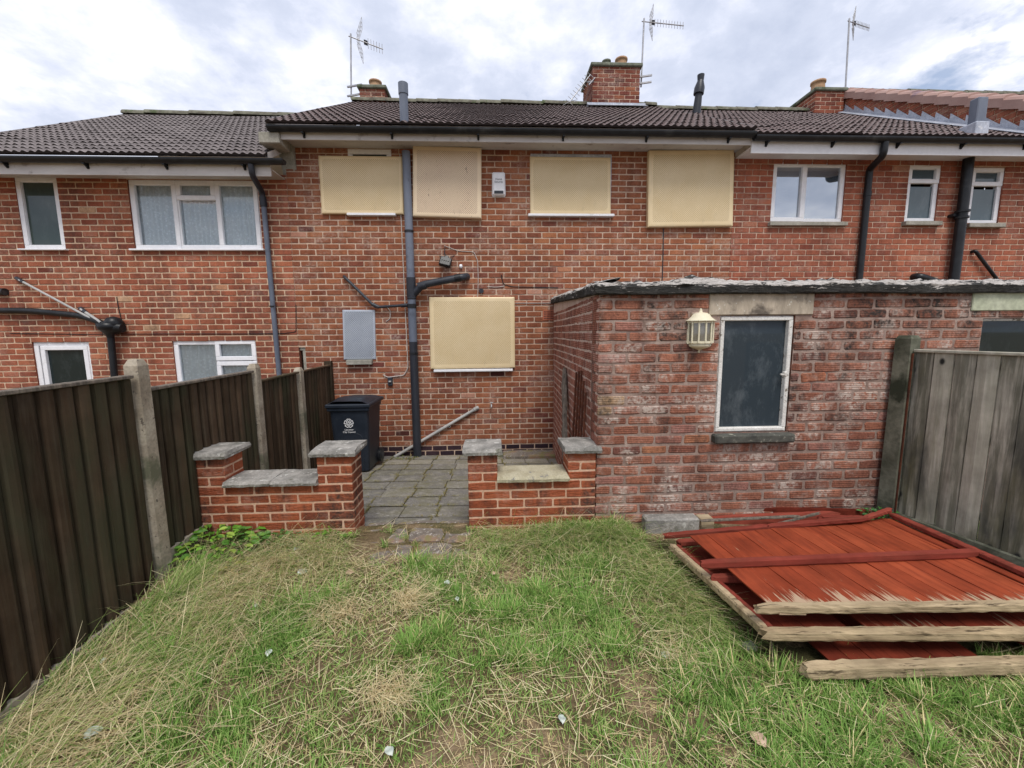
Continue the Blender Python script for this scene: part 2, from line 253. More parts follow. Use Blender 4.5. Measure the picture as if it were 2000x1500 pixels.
M['red_boards'] = woodmat('red painted boards', (0.235,0.042,0.017), (0.315,0.066,0.027), (0.16,0.03,0.014), wear=(0.42,0.3,0.2), axis=1)
M['red_dark'] = woodmat('dark red boards', (0.13,0.022,0.012), (0.20,0.036,0.018), (0.10,0.02,0.012), wear=(0.34,0.23,0.15), axis=1)
M['red_batten'] = woodmat('red batten', (0.17,0.03,0.02), (0.28,0.06,0.04), (0.12,0.035,0.022), wear=(0.45,0.24,0.17), axis=0)
M['pale_batten'] = woodmat('pale split batten', (0.36,0.27,0.16), (0.52,0.42,0.28), (0.22,0.155,0.09), wear=(0.09,0.065,0.04), axis=0, bd=0.015)
def attrmat(name, rough=0.6, transl=0.3):
    m, nt, b = newmat(name); a = nd(nt, 'ShaderNodeAttribute', attribute_name='col').outputs['Color']
    L(nt, a, b.inputs['Base Color']); b.inputs['Roughness'].default_value = rough; b.inputs['Specular IOR Level'].default_value = 0.25
    t = nd(nt, 'ShaderNodeBsdfTranslucent', {'Color':a}); mm = nd(nt, 'ShaderNodeMixShader', {0:transl, 1:b.outputs[0], 2:t.outputs[0]})
    L(nt, mm.outputs[0], nt.nodes['Material Output'].inputs['Surface']); return m
M['grass'] = attrmat('grass blades'); M['leaf'] = attrmat('leaves', 0.45, 0.25)
def soil():
    m, nt, b = newmat('soil and thatch'); v = ocoord(nt)
    a = nd(nt, 'ShaderNodeAttribute', attribute_name='col'); s = nd(nt, 'ShaderNodeSeparateColor', {0:a.outputs['Color']})
    n = noise(nt, v, 3, 8, 0.7); f = noise(nt, v, 60, 5, 0.75, 0.3)
    c = mix(nt, rmp(nt, n, 0.35, 0.65), (0.13,0.095,0.05), (0.2,0.145,0.085)); c = mix(nt, s.outputs[0], c, mix(nt, rmp(nt, noise(nt, v, 14, 6, 0.75), 0.4, 0.62), (0.2,0.14,0.085), (0.42,0.31,0.19))); c = mix(nt, ma(nt,'MULTIPLY',s.outputs[1],0.7), c, (0.07,0.08,0.03))
    c = mix(nt, 1.0, c, ramp(nt, f, [(0.3,(0.6,)*3),(0.7,(1.45,)*3)]), 'MULTIPLY')
    L(nt, c, b.inputs['Base Color']); b.inputs['Roughness'].default_value = 1; b.inputs['Specular IOR Level'].default_value = 0.1
    bump(nt, b, ma(nt,'ADD',n,f), 1.0, 0.02); return m
M['soil'] = soil()
def patiomat():
    m, nt, b = newmat('old patio slabs'); v = ocoord(nt)
    a = nd(nt, 'ShaderNodeAttribute', attribute_name='col'); s = nd(nt, 'ShaderNodeSeparateColor', {0:a.outputs['Color']})
    c = ramp(nt, s.outputs[0], [(0,(0.12,0.114,0.104)),(0.6,(0.165,0.155,0.138)),(1,(0.3,0.275,0.225))])
    n = noise(nt, v, 4, 6, 0.7, 0.2); f = noise(nt, v, 90, 4, 0.75)
    c = mix(nt, 1.0, c, ramp(nt, f, [(0.3,(0.45,)*3),(0.7,(1.75,)*3)]), 'MULTIPLY')
    c = mix(nt, rmp(nt, n, 0.44, 0.66, 0, 0.75), c, (0.16,0.15,0.08)); c = mix(nt, rmp(nt, noise(nt, v, 13, 6, 0.75), 0.5, 0.66, 0, 0.7), c, (0.3,0.28,0.24)); c = mix(nt, ma(nt,'MULTIPLY',rmp(nt, noise(nt, v, 7, 5, 0.7, 0.4), 0.62, 0.7),0.6), c, (0.42,0.4,0.38))
    L(nt, c, b.inputs['Base Color']); b.inputs['Roughness'].default_value = 0.9; bump(nt, b, ma(nt,'ADD',n,f), 0.8, 0.008); return m
M['patio'] = patiomat()

# ------------------------------------------------------------------ mesh helpers
class MB:
    def __init__(s): s.v = []; s.f = []; s.m = []; s.c = []; s.s = []; s.p = None; s.col = (0.5,0.0,0.5)
    def add(s, vs, fs, mi=0, col=None, smooth=False, cols=None):
        b = len(s.v); s.v += [tuple(x) for x in vs]; s.c += (list(cols) if cols is not None else [col or s.col]*len(vs))
        for f in fs: s.f.append(tuple(b+i for i in f)); s.m.append(mi); s.s.append(smooth)
    def box(s, x0, x1, y0, y1, z0, z1, mi=0, col=None, bev=0.0):
        s.obox(Vector(((x0+x1)/2,(y0+y1)/2,(z0+z1)/2)), Vector((1,0,0)), Vector((0,1,0)), Vector((0,0,1)), abs(x1-x0)/2, abs(y1-y0)/2, abs(z1-z0)/2, mi, col, bev)
    def obox(s, c, ax, ay, az, hx, hy, hz, mi=0, col=None, bev=0.0):
        if bev <= 0:
            vs = [c+ax*(i*hx)+ay*(j*hy)+az*(k*hz) for k in (-1,1) for j in (-1,1) for i in (-1,1)]
            s.add(vs, [(0,2,3,1),(4,5,7,6),(0,1,5,4),(2,6,7,3),(0,4,6,2),(1,3,7,5)], mi, col); return
        b = min(bev, hx*.9, hy*.9, hz*.9); vs = []; idx = {}
        for k in (-1,1):
            for j in (-1,1):
                for i in (-1,1):
                    for t in range(3):
                        h = [hx-b, hy-b, hz-b]; h[t] += b; idx[(i,j,k,t)] = len(vs); vs.append(c+ax*(i*h[0])+ay*(j*h[1])+az*(k*h[2]))
        fs = []; I = idx
        for t in range(3):
            u, w_ = [q for q in range(3) if q != t]
            for sg in (-1,1):
                q = []
                for a, b2 in ((-1,-1),(1,-1),(1,1),(-1,1)):
                    k = [0,0,0]; k[t]=sg; k[u]=a; k[w_]=b2; q.append(I[(*k,t)])
                fs.append(tuple(q))
        for t in range(3):
            u, w_ = [q for q in range(3) if q != t]
            for a in (-1,1):
                for b2 in (-1,1):
                    k0=[0,0,0]; k1=[0,0,0]; k0[t]=-1;k1[t]=1
                    for kk in (k0,k1): kk[u]=a; kk[w_]=b2
                    fs.append((I[(*k0,u)],I[(*k1,u)],I[(*k1,w_)],I[(*k0,w_)]))
        for i in (-1,1):
            for j in (-1,1):
                for k in (-1,1): fs.append((I[(i,j,k,0)],I[(i,j,k,1)],I[(i,j,k,2)]))
        s.add(vs, fs, mi, col)
    def bar(s, p, q, w_, h, up=Vector((0,0,1)), mi=0, col=None, bev=0.0, rough=0.0, seg=1):
        p, q = Vector(p), Vector(q); d = (q-p).normalized(); sd_ = d.cross(up).normalized(); u = sd_.cross(d)
        if not rough: s.obox((p+q)/2, d, sd_, u, (q-p).length/2, w_/2, h/2, mi, col, bev); return
        vs = []; ln = (q-p).length                     # ragged timber
        ring = [(-1,-.6),(-1,.6),(-.7,1),(.7,1),(1,.6),(1,-.6),(.7,-1),(-.7,-1)]
        for i in range(seg+1):
            c = p+(q-p)*(i/seg); e = 0.75 if i in (0, seg) else 1
            for (a, b2) in ring:
                jt = rough*(mn.noise(Vector((i*0.9+p.x*7, a*3+p.y*5, b2*3)))+random.uniform(-.35,.35))
                vs.append(c+sd_*(a*(w_/2*e+jt))+u*(b2*(h/2*e+jt)) + d*(random.uniform(-1,1)*0.02 if i in (0,seg) else 0))
        fs = []
        for i in range(seg):
            for k in range(8): fs.append((i*8+k, i*8+(k+1)%8, (i+1)*8+(k+1)%8, (i+1)*8+k))
        fs += [tuple(range(8)), tuple(seg*8+7-k for k in range(8))]
        s.add(vs, fs, mi, col)
    def tube(s, pts, r, n=10, mi=0, col=None, cap=True):
        pts = [Vector(p) for p in pts]; rr = r if isinstance(r, (list, tuple)) else [r]*len(pts); vs = []; prev = None
        for i, p in enumerate(pts):
            d = ((pts[min(i+1,len(pts)-1)]-p).normalized()+(p-pts[max(i-1,0)]).normalized()).normalized()
            if prev is None: a = d.orthogonal().normalized()
            else: a = (prev-d*prev.dot(d)).normalized()
            prev = a; b = d.cross(a)
            for k in range(n):
                t = 2*math.pi*k/n; vs.append(p+(a*math.cos(t)+b*math.sin(t))*rr[i])
        fs = [(i*n+k, i*n+(k+1)%n, (i+1)*n+(k+1)%n, (i+1)*n+k) for i in range(len(pts)-1) for k in range(n)]
        s.add(vs, fs, mi, col, True)
        if cap:
            s.add(vs[:n], [tuple(range(n-1,-1,-1))], mi, col); s.add(vs[-n:], [tuple(range(n))], mi, col)
    def lathe(s, c, prof, n=16, mi=0, col=None, a0=0.0, a1=2*math.pi, smooth=True):
        full = abs(a1-a0-2*math.pi) < 1e-6; k = n if full else n+1; vs = []
        for (r, z) in prof:
            for j in range(k): t = a0+(a1-a0)*j/n; vs.append(Vector(c)+Vector((r*math.cos(t), r*math.sin(t), z)))
        fs = [(i*k+j, i*k+(j+1)%k, (i+1)*k+(j+1)%k, (i+1)*k+j) for i in range(len(prof)-1) for j in range(n)]
        s.add(vs, fs, mi, col, smooth)
    def prism(s, poly, d, mi=0, col=None):
        n = len(poly); vs = [Vector(p) for p in poly]+[Vector(p)+Vector(d) for p in poly]
        s.add(vs, [tuple(range(n-1,-1,-1)), tuple(range(n,2*n))]+[(i,(i+1)%n,n+(i+1)%n,n+i) for i in range(n)], mi, col)
def tag(o, label=None, cat=None, group=None, kind=None):
    if label: o['label'] = label
    if cat: o['category'] = cat
    if group: o['group'] = group
    if kind: o['kind'] = kind
    return o
def thing(name, label, cat, loc, group=None):
    o = bpy.data.objects.new(name, None); C.objects.link(o); o.location = loc; o.empty_display_size = 0.1; o['base'] = 1; del o['base']
    return tag(o, label, cat, group)
def origin(o):
    v = Vector((0,0,0))
    while o is not None: v += Vector(o.location); o = o.parent
    return v
def obj(name, mb, mats, parent=None, loc=None, label=None, normals=True):
    if not isinstance(mats, (list, tuple)): mats = [mats]
    me = bpy.data.meshes.new(name); off = origin(parent) if parent else Vector(loc or (0,0,0))
    V = np.array(mb.v, dtype=np.float64).reshape(-1,3)-np.array(off); me.from_pydata(V.tolist(), [], mb.f)
    for m in mats: me.materials.append(M[m] if isinstance(m, str) else m)
    me.polygons.foreach_set('material_index', mb.m); me.polygons.foreach_set('use_smooth', mb.s)
    a = me.color_attributes.new('col', 'FLOAT_COLOR', 'POINT'); cc = np.ones((len(V),4)); cc[:,:3] = np.array(mb.c); a.data.foreach_set('color', cc.ravel())
    if mb.p is not None: a = me.attributes.new('puv', 'FLOAT_VECTOR', 'POINT'); a.data.foreach_set('vector', np.array(mb.p, dtype=float).ravel())
    me.update(); o = bpy.data.objects.new(name, me); C.objects.link(o)
    if parent: o.parent = parent
    else: o.location = off
    if label: o['label'] = label
    return o
def rect(q, Y):                          # axis-aligned rectangle from four photo corners (TL, TR, BR, BL)
    a = [at(*p, Y) for p in q]
    return ((a[0].x+a[3].x)/2, (a[1].x+a[2].x)/2, (a[2].z+a[3].z)/2, (a[0].z+a[1].z)/2)

def bricks(mb, org, ud, nrm, u0, u1, z0, z1, openings, Lb, hb, jt, proud=0.007, mi=(0,1), phase=0.0, jit=0.002, z_ref=0.0, tone=None, thick=0.24, wob=0.0, mimap=None, ext=(0.0,0.0), reveal=0.1):
    org, ud, nrm = Vector(org), Vector(ud).normalized(), Vector(nrm).normalized(); Z = Vector((0,0,1))
    Pt = lambda u, z, n: org+ud*u+Z*(z-org.z)+nrm*n
    us = sorted({u0, u1, *[min(max(o[i],u0),u1) for o in openings for i in (0,1)]}); zs = sorted({z0, z1, *[min(max(o[i],z0),z1) for o in openings for i in (2,3)]})
    for i in range(len(us)-1):
        for j in range(len(zs)-1):
            uc, zc = (us[i]+us[i+1])/2, (zs[j]+zs[j+1])/2
            if any(o[0] < uc < o[1] and o[2] < zc < o[3] for o in openings): continue
            for n in (0, -thick):
                q = [Pt(us[i],zs[j],n), Pt(us[i+1],zs[j],n), Pt(us[i+1],zs[j+1],n), Pt(us[i],zs[j+1],n)]
                mb.add(q, [(0,1,2,3)], mi[1])
    for (a,b,c,d) in openings+[(u0+.003,u1-.003,z0+.001,z1-.002)]:
        q = [Pt(a,c,0),Pt(b,c,0),Pt(b,d,0),Pt(a,d,0)]+[Pt(a,c,-thick),Pt(b,c,-thick),Pt(b,d,-thick),Pt(a,d,-thick)]
        mb.add(q, [(0,1,5,4),(1,2,6,5),(2,3,7,6),(3,0,4,7)], mi[0], (0.35,0,0.5))
    r0, r1 = math.floor((z0-z_ref)/hb), math.ceil((z1-z_ref)/hb)
    for r in range(r0, r1):
        za, zb = z_ref+r*hb+jt/2, z_ref+(r+1)*hb-jt/2
        za, zb = max(za, z0), min(zb, z1)
        if zb-za < 0.02: continue
        iv = [(u0, u1)]; zc = (za+zb)/2
        for o in openings:
            if o[2] < zc < o[3]:
                nv = []
                for (a, b) in iv:
                    if o[1] <= a or o[0] >= b: nv.append((a,b)); continue
                    if o[0] > a: nv.append((a, o[0]))
                    if o[1] < b: nv.append((o[1], b))
                iv = nv
        off = phase+(Lb/2 if r % 2 else 0)
        for (a, b) in iv:
            k = math.floor((a-off)/Lb); cuts = [a]
            while True:
                k += 1; x = off+k*Lb + random.gauss(0, jit*1.5)
                if x >= b-0.045: break
                if x > a+0.045: cuts.append(x)
            cuts.append(b)
            for i in range(len(cuts)-1):
                a2 = cuts[i]+(jt/2 if i else 0); b2 = cuts[i+1]-(jt/2 if i < len(cuts)-2 else 0)
                wz = wob*mn.noise(Vector((a2*0.8, r*0.3, 2.2))) if wob else 0
                if i == 0 and abs(cuts[i]-u0) < 1e-6: a2 -= ext[0]
                if i == len(cuts)-2 and abs(cuts[i+1]-u1) < 1e-6: b2 += ext[1]
                z2, z3 = za+random.gauss(0,jit)*.6+wz, zb+random.gauss(0,jit)*.6+wz
                t = tone(a2, zc) if tone else random.random()
                ch = 0.004+jit*1.2; md = (a2+b2)/2; pr = proud+random.gauss(0, proud*.22); J = lambda: random.gauss(0, jit*.7)
                pts = [(a2+ch,z2),(md,z2),(b2-ch,z2),(b2,z2+ch),(b2,z3-ch),(b2-ch,z3),(md,z3),(a2+ch,z3),(a2,z3-ch),(a2,z2+ch)]
                pts = [(x+J(), y+J()) for x, y in pts]; cx, cy = (a2+b2)/2, (z2+z3)/2; ins = 0.0035+jit
                vs = [Pt(x,y,-0.001) for x,y in pts]+[Pt(x-math.copysign(ins,x-cx)*(abs(x-cx)>1e-3), y-math.copysign(ins,y-cy), pr) for x,y in pts]
                tb = (t, random.random(), random.random()); mm = mi[0]
                if mimap: mm = mimap(r, mm)
                mb.add(vs, [tuple(range(10,20))]+[(q,(q+1)%10,10+(q+1)%10,10+q) for q in range(10)], mm, tb)

# ------------------------------------------------------------------ terraced houses
H = 6.3            # facade plane
BL, BH = 0.2286, 0.0826
def skew(): return min(1.0, max(0.0, random.betavariate(5.0, 4.2)+(random.random() < .07)*random.uniform(-.4,.4)))
def window(parent, r, Y, style, glass='glass', fr='upvc', sill='upvc', fw=0.066, rec=0.05, curtain=False, sillw=0.06, sillh=0.03, name='window', label=None):
    x0,x1,z0,z1 = r; yf = Y+rec
    f = MB()
    def bars(a,b,c,d,y,t,w_):
        f.box(a,b,y-t/2,y+t/2,d-w_,d,0,None,0.006); f.box(a,b,y-t/2,y+t/2,c,c+w_,0,None,0.006)
        f.box(a,a+w_,y-t/2,y+t/2,c+w_,d-w_,0,None,0.004); f.box(b-w_,b,y-t/2,y+t/2,c+w_,d-w_,0,None,0.004)
    bars(x0,x1,z0,z1,yf,0.06,fw)
    panes = []
    W_, Hh = x1-x0, z1-z0
    for (a,b,c,d,sash) in style:
        xa,xb,za,zb = x0+W_*a, x0+W_*b, z0+Hh*c, z0+Hh*d
        if sash: bars(xa,xb,za,zb,yf-0.018,0.05,fw*0.95); k = fw*0.95
        else:
            k = fw*0.5
            if a > 0.01: f.box(xa-k*.6,xa+k*.6,yf-0.028,yf+0.026,z0+fw,z1-fw)
            k *= .8
        panes.append((xa+k,xb-k,za+k,zb-k))
    fo = obj(name, f, fr, parent, label=label)
    for (a,b,c,d) in panes:
        g = MB(); g.box(a-0.004,b+0.004,yf-0.004,yf+0.004,c-0.004,d+0.004); obj('pane', g, glass, fo)
    if sill:
        s = MB(); s.box(x0-0.04,x1+0.04,Y-sillw,yf+0.02,z0-sillh,z0,0,None,0.005); obj('sill', s, sill, fo)
    if curtain:
        c_ = MB()
        n = int(W_/0.012); vs=[]; 
        for i in range(n+1):
            x = x0+0.03+(W_-0.06)*i/n; y = yf+0.035+0.016*math.sin(x*75+3*math.sin(x*9)); vs += [Vector((x,y,z0+0.03)), Vector((x,y,z1-0.03))]
        c_.add(vs, [(2*i,2*i+2,2*i+3,2*i+1) for i in range(n)], 0, None, True); obj('net_curtain', c_, 'lace', fo)
    # the room behind
    return fo
def room(mb, r, Y):
    x0,x1,z0,z1 = r; v=[Vector(p) for p in ((x0,Y+.25,z0),(x1,Y+.25,z0),(x1,Y+.25,z1),(x0,Y+.25,z1),(x0-.3,Y+1.2,z0-.3),(x1+.3,Y+1.2,z0-.3),(x1+.3,Y+1.2,z1+.2),(x0-.3,Y+1.2,z1+.2))]
    mb.add(v,[(4,5,6,7),(0,1,5,4),(1,2,6,5),(2,3,7,6),(3,0,4,7)],2)

X_L0, X_M0, X_R0, X_E = -7.62, -2.92, 3.62, 7.75
w1 = rect([(27,345),(108,345),(130,487),(47,487)], H); w2 = rect([(248,348),(500,355),(516,488),(262,486)], H)
w3 = rect([(62,668),(172,665),(190,790),(80,795)], H); w4 = rect([(335,665),(497,664),(508,752),(346,754)], H)
w5 = rect([(565,678),(597,679),(600,745),(568,745)], H)
m1 = rect([(681,291),(765,293),(768,419),(684,418)], H); m2 = rect([(820,300),(925,302),(925,412),(822,412)], H)
m3 = rect([(1036,300),(1194,302),(1193,420),(1036,420)], H); m4 = rect([(1290,310),(1415,312),(1412,430),(1290,430)], H)
m5 = rect([(850,595),(995,595),(996,720),(853,721)], H); m6 = rect([(680,615),(720,615),(722,702),(684,703)], H)
r1 = rect([(1512,316),(1655,316),(1645,435),(1504,435)], H); r2 = rect([(1777,320),(1838,322),(1828,434),(1766,434)], H)
r3 = rect([(1902,326),(1963,328),(1950,438),(1888,438)], H)
ZT_L, ZT_M, ZT_R = 3.86, 4.27, 4.17

hl = thing('terraced_house', 'lower brick end house on the left with net curtained white windows and grey tiled roof', 'house', (-5.3, H, -0.3))
hm = thing('terraced_house', 'middle brick house with its windows boarded over by cream perforated panels', 'house', (0.3, H, -0.3))
hr = thing('terraced_house', 'brick house on the right with uncovered white windows above the outhouse roof', 'house', (5.7, H, -0.3))
for (h, u0, u1, zt, ops, bm, mm) in ((hl, X_L0, X_M0-0.003, ZT_L, [w1,w2,w3,w4], 'brick_left', 'mortar_left'), (hm, X_M0, X_R0, ZT_M, [w5,m1,m2,m3,m4,m5,m6], 'brick_main', 'mortar'), (hr, X_R0+0.003, 9.6, ZT_R, [r1,r2,r3], 'brick_right', 'mortar')):
    b = MB(); ops = [tuple(o) for o in ops]
    jt = 0.0145 if h is not hr else 0.010
    bricks(b, (0,H,0), (1,0,0), (0,-1,0), u0, u1, -0.6, zt, ops, BL, BH, jt, 0.006, (0,1), 0.05 if h is hm else 0.13, 0.0016, z_ref=0.02, tone=lambda u,z: skew(), mimap=(lambda r, m: 3 if r in (-3,-4) else m) if h is hm else None)
    for o in ops: room(b, o, H)
    obj('wall', b, [bm, mm, 'room', 'brick_blue'], h)
# gable strip of the middle house above the left roof
b = MB(); bricks(b, (X_M0,H+.02,0), (0,1,0), (-1,0,0), 0.0, 3.0, 3.93, 4.3, [], BL, BH, 0.011, 0.006, (0,1), 0.05, 0.0016, z_ref=0.02, thick=0.1); obj('gable_wall', b, ['brick_main','mortar'], hm)

ST2 = lambda: None
window(hl, w1, H, [(0,1,0,1,True)], 'glass_green', sillh=0.02, label='narrow window with obscured greenish glass')
window(hl, w2, H, [(0.01,0.36,0,1,True),(0.36,0.66,0.72,1,True),(0.36,0.66,0,0.70,False),(0.66,0.99,0,1,True)], curtain=True, sillh=0.025, label='wide upstairs window with net curtains')
window(hl, w3, H, [(0.12,0.95,0,0.93,True)], 'glass_dark', sillh=0.02, label='dark downstairs window partly behind the fence')
window(hl, w4, H, [(0.02,0.5,0,1,False),(0.5,0.99,0.55,1,True),(0.5,0.99,0,0.53,True)], curtain=True, label='downstairs window with net curtain above the fence')
window(hm, w5, H, [(0,1,0,1,False)], 'glass', fr='stonesill', sill=None, fw=0.05, label='tiny cream framed window beside the fence end')
for i, m_ in enumerate((m1,m2,m3,m4,m5,m6)):
    if i in (1,3): continue
    window(hm, m_, H, [(0,1,0,1,False)], 'glass_dark', sill=('upvc' if i != 5 else 'stonesill'), rec=(0.02 if i!=5 else 0.05), sillw=0.08, sillh=(0.035 if i!=5 else 0.07), fr=('upvc' if i != 2 else 'lead'))
window(hr, r1, H, [(0.0,0.46,0.02,1,True),(0.46,1,0,1,False)], 'glass_mirror', sill='stonesill', sillh=0.055, sillw=0.07, label='two light window reflecting the sky')
window(hr, r2, H, [(0,1,0.68,1,True),(0,1,0,0.66,False)], 'glass_obscure', sill='stonesill', sillh=0.06, sillw=0.08)
window(hr, r3, H, [(0,1,0.68,1,True),(0,1,0,0.66,False)], 'glass_obscure', sill='stonesill', sillh=0.06, sillw=0.08)

# roofs ---------------------------------------------------------------
def roof(parent, x0, x1, ye, ze, yr, zr, mat, hip=None, jag=0.004, ridge_x=None, rows=18):
    Ls = math.hypot(yr-ye, zr-ze); d = Vector((0,(yr-ye)/Ls,(zr-ze)/Ls)); n = Vector((0,-d.z,d.y)); pitch = 0.101; b = MB()
    K = 8; N = int((x1-x0)/pitch*K); gauge = Ls/rows
    prof = [0,0.008,0.022,0.030,0.030,0.022,0.008,0.0]
    for r in range(rows):
        vs = []; cs = []
        sft = 0.0
        for lv in (0, 1, 1.5, 2, 3):
            for i in range(N+1):
                x = x0+(x1-x0)*i/N; tile = int(i/(3*K)); rnd = mn.noise(Vector((tile*3.17+0.5, r*5.3+0.2, 1.7+x0)))
                p = prof[i % K]; jz = jag*rnd*2; jd = 0.008*mn.noise(Vector((tile*1.9, r*2.7, 7.7)))
                if lv == 0: s_, hh = r*gauge-0.012+jd, 0.0+jz
                elif lv < 2: s_, hh = r*gauge-0.014+jd, 0.022+p*0.62+jz
                elif lv == 2: s_, hh = r*gauge+0.025+jd, 0.022+p*0.62+jz
                else: s_, hh = (r+1)*gauge+0.02, 0.002+p*0.62+jz*0.3
                vs.append(Vector((x,ye,ze))+d*s_+n*hh); t = mn.noise(Vector((tile*9.1, r*7.7, 3)))*0.5+0.5
                cs.append((min(1,max(0,t)), 1.0 if lv <= 1 else 0.0, 1.0 if lv == 1.5 else 0.0))  # tone, painted shade of the front face, painted light on the lip
        W_ = N+1; fs = [(l*W_+i, l*W_+i+1, (l+1)*W_+i+1, (l+1)*W_+i) for l in (0,2,3) for i in range(N)]
        b.add(vs, fs, 0, cols=cs)
        # verge ends
    # underside and rear slope
    yb = yr+(yr-ye); q = [Vector((x0,ye,ze-0.02)),Vector((x1,ye,ze-0.02)),Vector((x1,yr,zr-0.02)),Vector((x0,yr,zr-0.02)),Vector((x1,yb,ze-0.02)),Vector((x0,yb,ze-0.02))]
    b.add(q, [(0,3,2,1),(3,5,4,2)], 1); q2=[p+Vector((0,0,.035)) for p in q]; b.add(q2, [(3,2,4,5)], 0, (0.5,0,0))
    for xx in (x0,x1): b.add([Vector((xx,ye,ze-0.05)),Vector((xx,yr,zr-0.05)),Vector((xx,yr,zr+0.04)),Vector((xx,ye,ze+0.04))],[(0,1,2,3)],1); b.add([Vector((xx,yb,ze-0.05)),Vector((xx,yr,zr-0.05)),Vector((xx,yr,zr+0.04)),Vector((xx,yb,ze+0.04))],[(0,1,2,3)],1)
    ro = obj('roof', b, [mat, 'soffit'], parent)
    g = MB(); x = x0+(0.0 if ridge_x is None else ridge_x)
    while x < x1-0.05:
        xe = min(x+0.45, x1); jz = random.uniform(-.008,.008); vs=[]
        for xx in (x-0.01, xe):
            for k in range(9): t = math.pi*(k/8); vs.append(Vector((xx, yr-math.cos(t)*0.12, zr-0.005+math.sin(t)*0.105+jz+(0.012 if xx<x+.1 else 0))))
        g.add(vs, [(k,k+1,10+k,9+k) for k in range(8)]+[tuple(range(9)),tuple(range(9,18))], 0, None, False); x = xe
    obj('ridge_tiles', g, 'ridge', ro)
    return ro
YE, YR = 5.84, 9.55
roof(hl, X_L0, X_M0-0.01, YE, 3.93, YR, 6.17, 'tile_left')
roof(hm, X_M0-0.0, X_R0, YE, 4.34, YR, 6.48, 'tile_main')
roof(hr, X_R0+0.004, X_E-0.03, YE, 4.28, YR, 6.42, 'tile_main', jag=0.007)

def eaves(parent, x0, x1, zf0, zf1, zg, zs, mat, gx0=None, gx1=None, brk=1.0, phase=0.3):
    yf = YE+0.075
    f = MB(); f.box(x0,x1,yf,yf+0.022,zf0,zf1); obj('fascia', f, mat, parent)
    s = MB(); s.box(x0,x1,yf+0.022,H-0.004,zs-0.012,zs); obj('soffit', s, mat, parent)
    g = MB(); a, b = (gx0 if gx0 is not None else x0), (gx1 if gx1 is not None else x1); n = 10
    out = [(yf-0.062+0.058*math.cos(math.pi+math.pi*k/n), zg+0.02+0.062*math.sin(math.pi+math.pi*k/n)) for k in range(n+1)]
    inn = [(yf-0.062+0.052*math.cos(math.pi+math.pi*k/n), zg+0.02+0.056*math.sin(math.pi+math.pi*k/n)) for k in range(n,-1,-1)]
    poly = [Vector((a, y, z)) for y, z in out+inn]; 
    g.prism(poly, (b-a,0,0)); 
    for xx in (a, b): g.prism([Vector((xx-0.003,y,z)) for y,z in out], (0.006,0,0))
    go = obj('gutter', g, 'black', parent)
    x = x0+phase
    while x < x1-0.1:
        k = MB(); k.box(x-0.014,x+0.014,yf-0.075,yf-0.002,zg-0.055,zg-0.035); k.box(x-0.014,x+0.014,yf-0.012,yf-0.001,zg-0.09,zg+0.02); k.bar((x,yf-0.004,zg-0.09),(x,yf-0.06,zg-0.04),0.02,0.014,up=Vector((1,0,0)))
        obj('gutter_bracket', k, 'black', go); x += brk
eaves(hl, X_L0, X_M0-0.02, 3.70, 3.92, 3.865, 3.80, 'soffit', gx1=-2.73, phase=0.35)
eaves(hm, X_M0+0.0, X_R0, 4.165, 4.32, 4.275, 4.235, 'soffit', gx0=-2.88-0.02, brk=1.15, phase=0.45)
eaves(hr, X_R0+0.004, 9.6, 4.06, 4.27, 4.235, 4.15, 'soffit_clean', phase=0.2, brk=0.95)
# corbel box at the step between the left and middle roofs
k = MB(); k.box(X_M0-0.13, X_M0+0.14, YE+0.03, YE+0.34, 4.10, 4.24, 0, None, 0.01); k.prism([Vector((X_M0-0.05,YE+0.34,4.22)),Vector((X_M0-0.05,H+0.02,4.22)),Vector((X_M0-0.05,H+0.02,3.85)),Vector((X_M0-0.05,YE+0.40,4.08))],(0.2,0,0)); obj('corbel', k, 'stonesill', hm)

# parapet party wall with coping and lead on the right
pw = thing('parapet_wall', 'sloping brick parapet capped with purple red tiles and lead flashing above the right roof', 'parapet', (7.8, 6.5, 4.0))
d = Vector((0, YR-YE, 6.42-4.28)).normalized(); nn = Vector((0,-d.z,d.y)); P0 = Vector((X_E, YE, 4.28)); Ls = math.hypot(YR-YE, 2.14)
b = MB(); vs = [P0, P0+d*Ls, P0+d*(Ls)+Vector((0,0,.45)), P0+Vector((0,0,.45))]; 
b.prism(vs, (0.22,0,0), 1)
for r in range(5):                                      # brick courses follow level beds
    pass
zc = 4.2
while zc < 7.0:
    a0 = max(0.0, (zc-0.45-P0.z)/ (d.z)); a1 = min(Ls, (zc-P0.z)/d.z); row = int(round(zc/BH))
    if a1 > a0+0.04:
        y0, y1 = P0.y+d.y*a0, P0.y+d.y*a1; y = y0+(0.11 if row % 2 else 0)-BL
        while y < y1:
            p, q = max(y, y0), min(y+BL-0.011, y1)
            if q-p > 0.03:
                z0_ = zc-BH+0.011; 
                b.obox(Vector((X_E-0.003, (p+q)/2, (zc+z0_)/2)), Vector((1,0,0)), Vector((0,1,0)), Vector((0,0,1)), 0.006, (q-p)/2, (zc-z0_)/2, 0, (skew(), random.random(), 0.5), 0.003)
            y += BL
    zc += BH
obj('wall', b, ['brick_right','mortar_left'], pw)
f = MB(); nst = 15; vs = []; fs = []
for i in range(nst):
    s0, s1 = Ls*i/nst, Ls*(i+1)/nst; a = P0+d*s0+Vector((-0.016,0,0.02)); c = P0+d*s1+Vector((-0.016,0,0.02))
    hgt = 0.10; top = 0.19
    f.prism([a, c, c+Vector((0,0,hgt)), c+Vector((0,-0.01,top)), a+Vector((0,0,hgt+0.0))], (0.004,0,0))
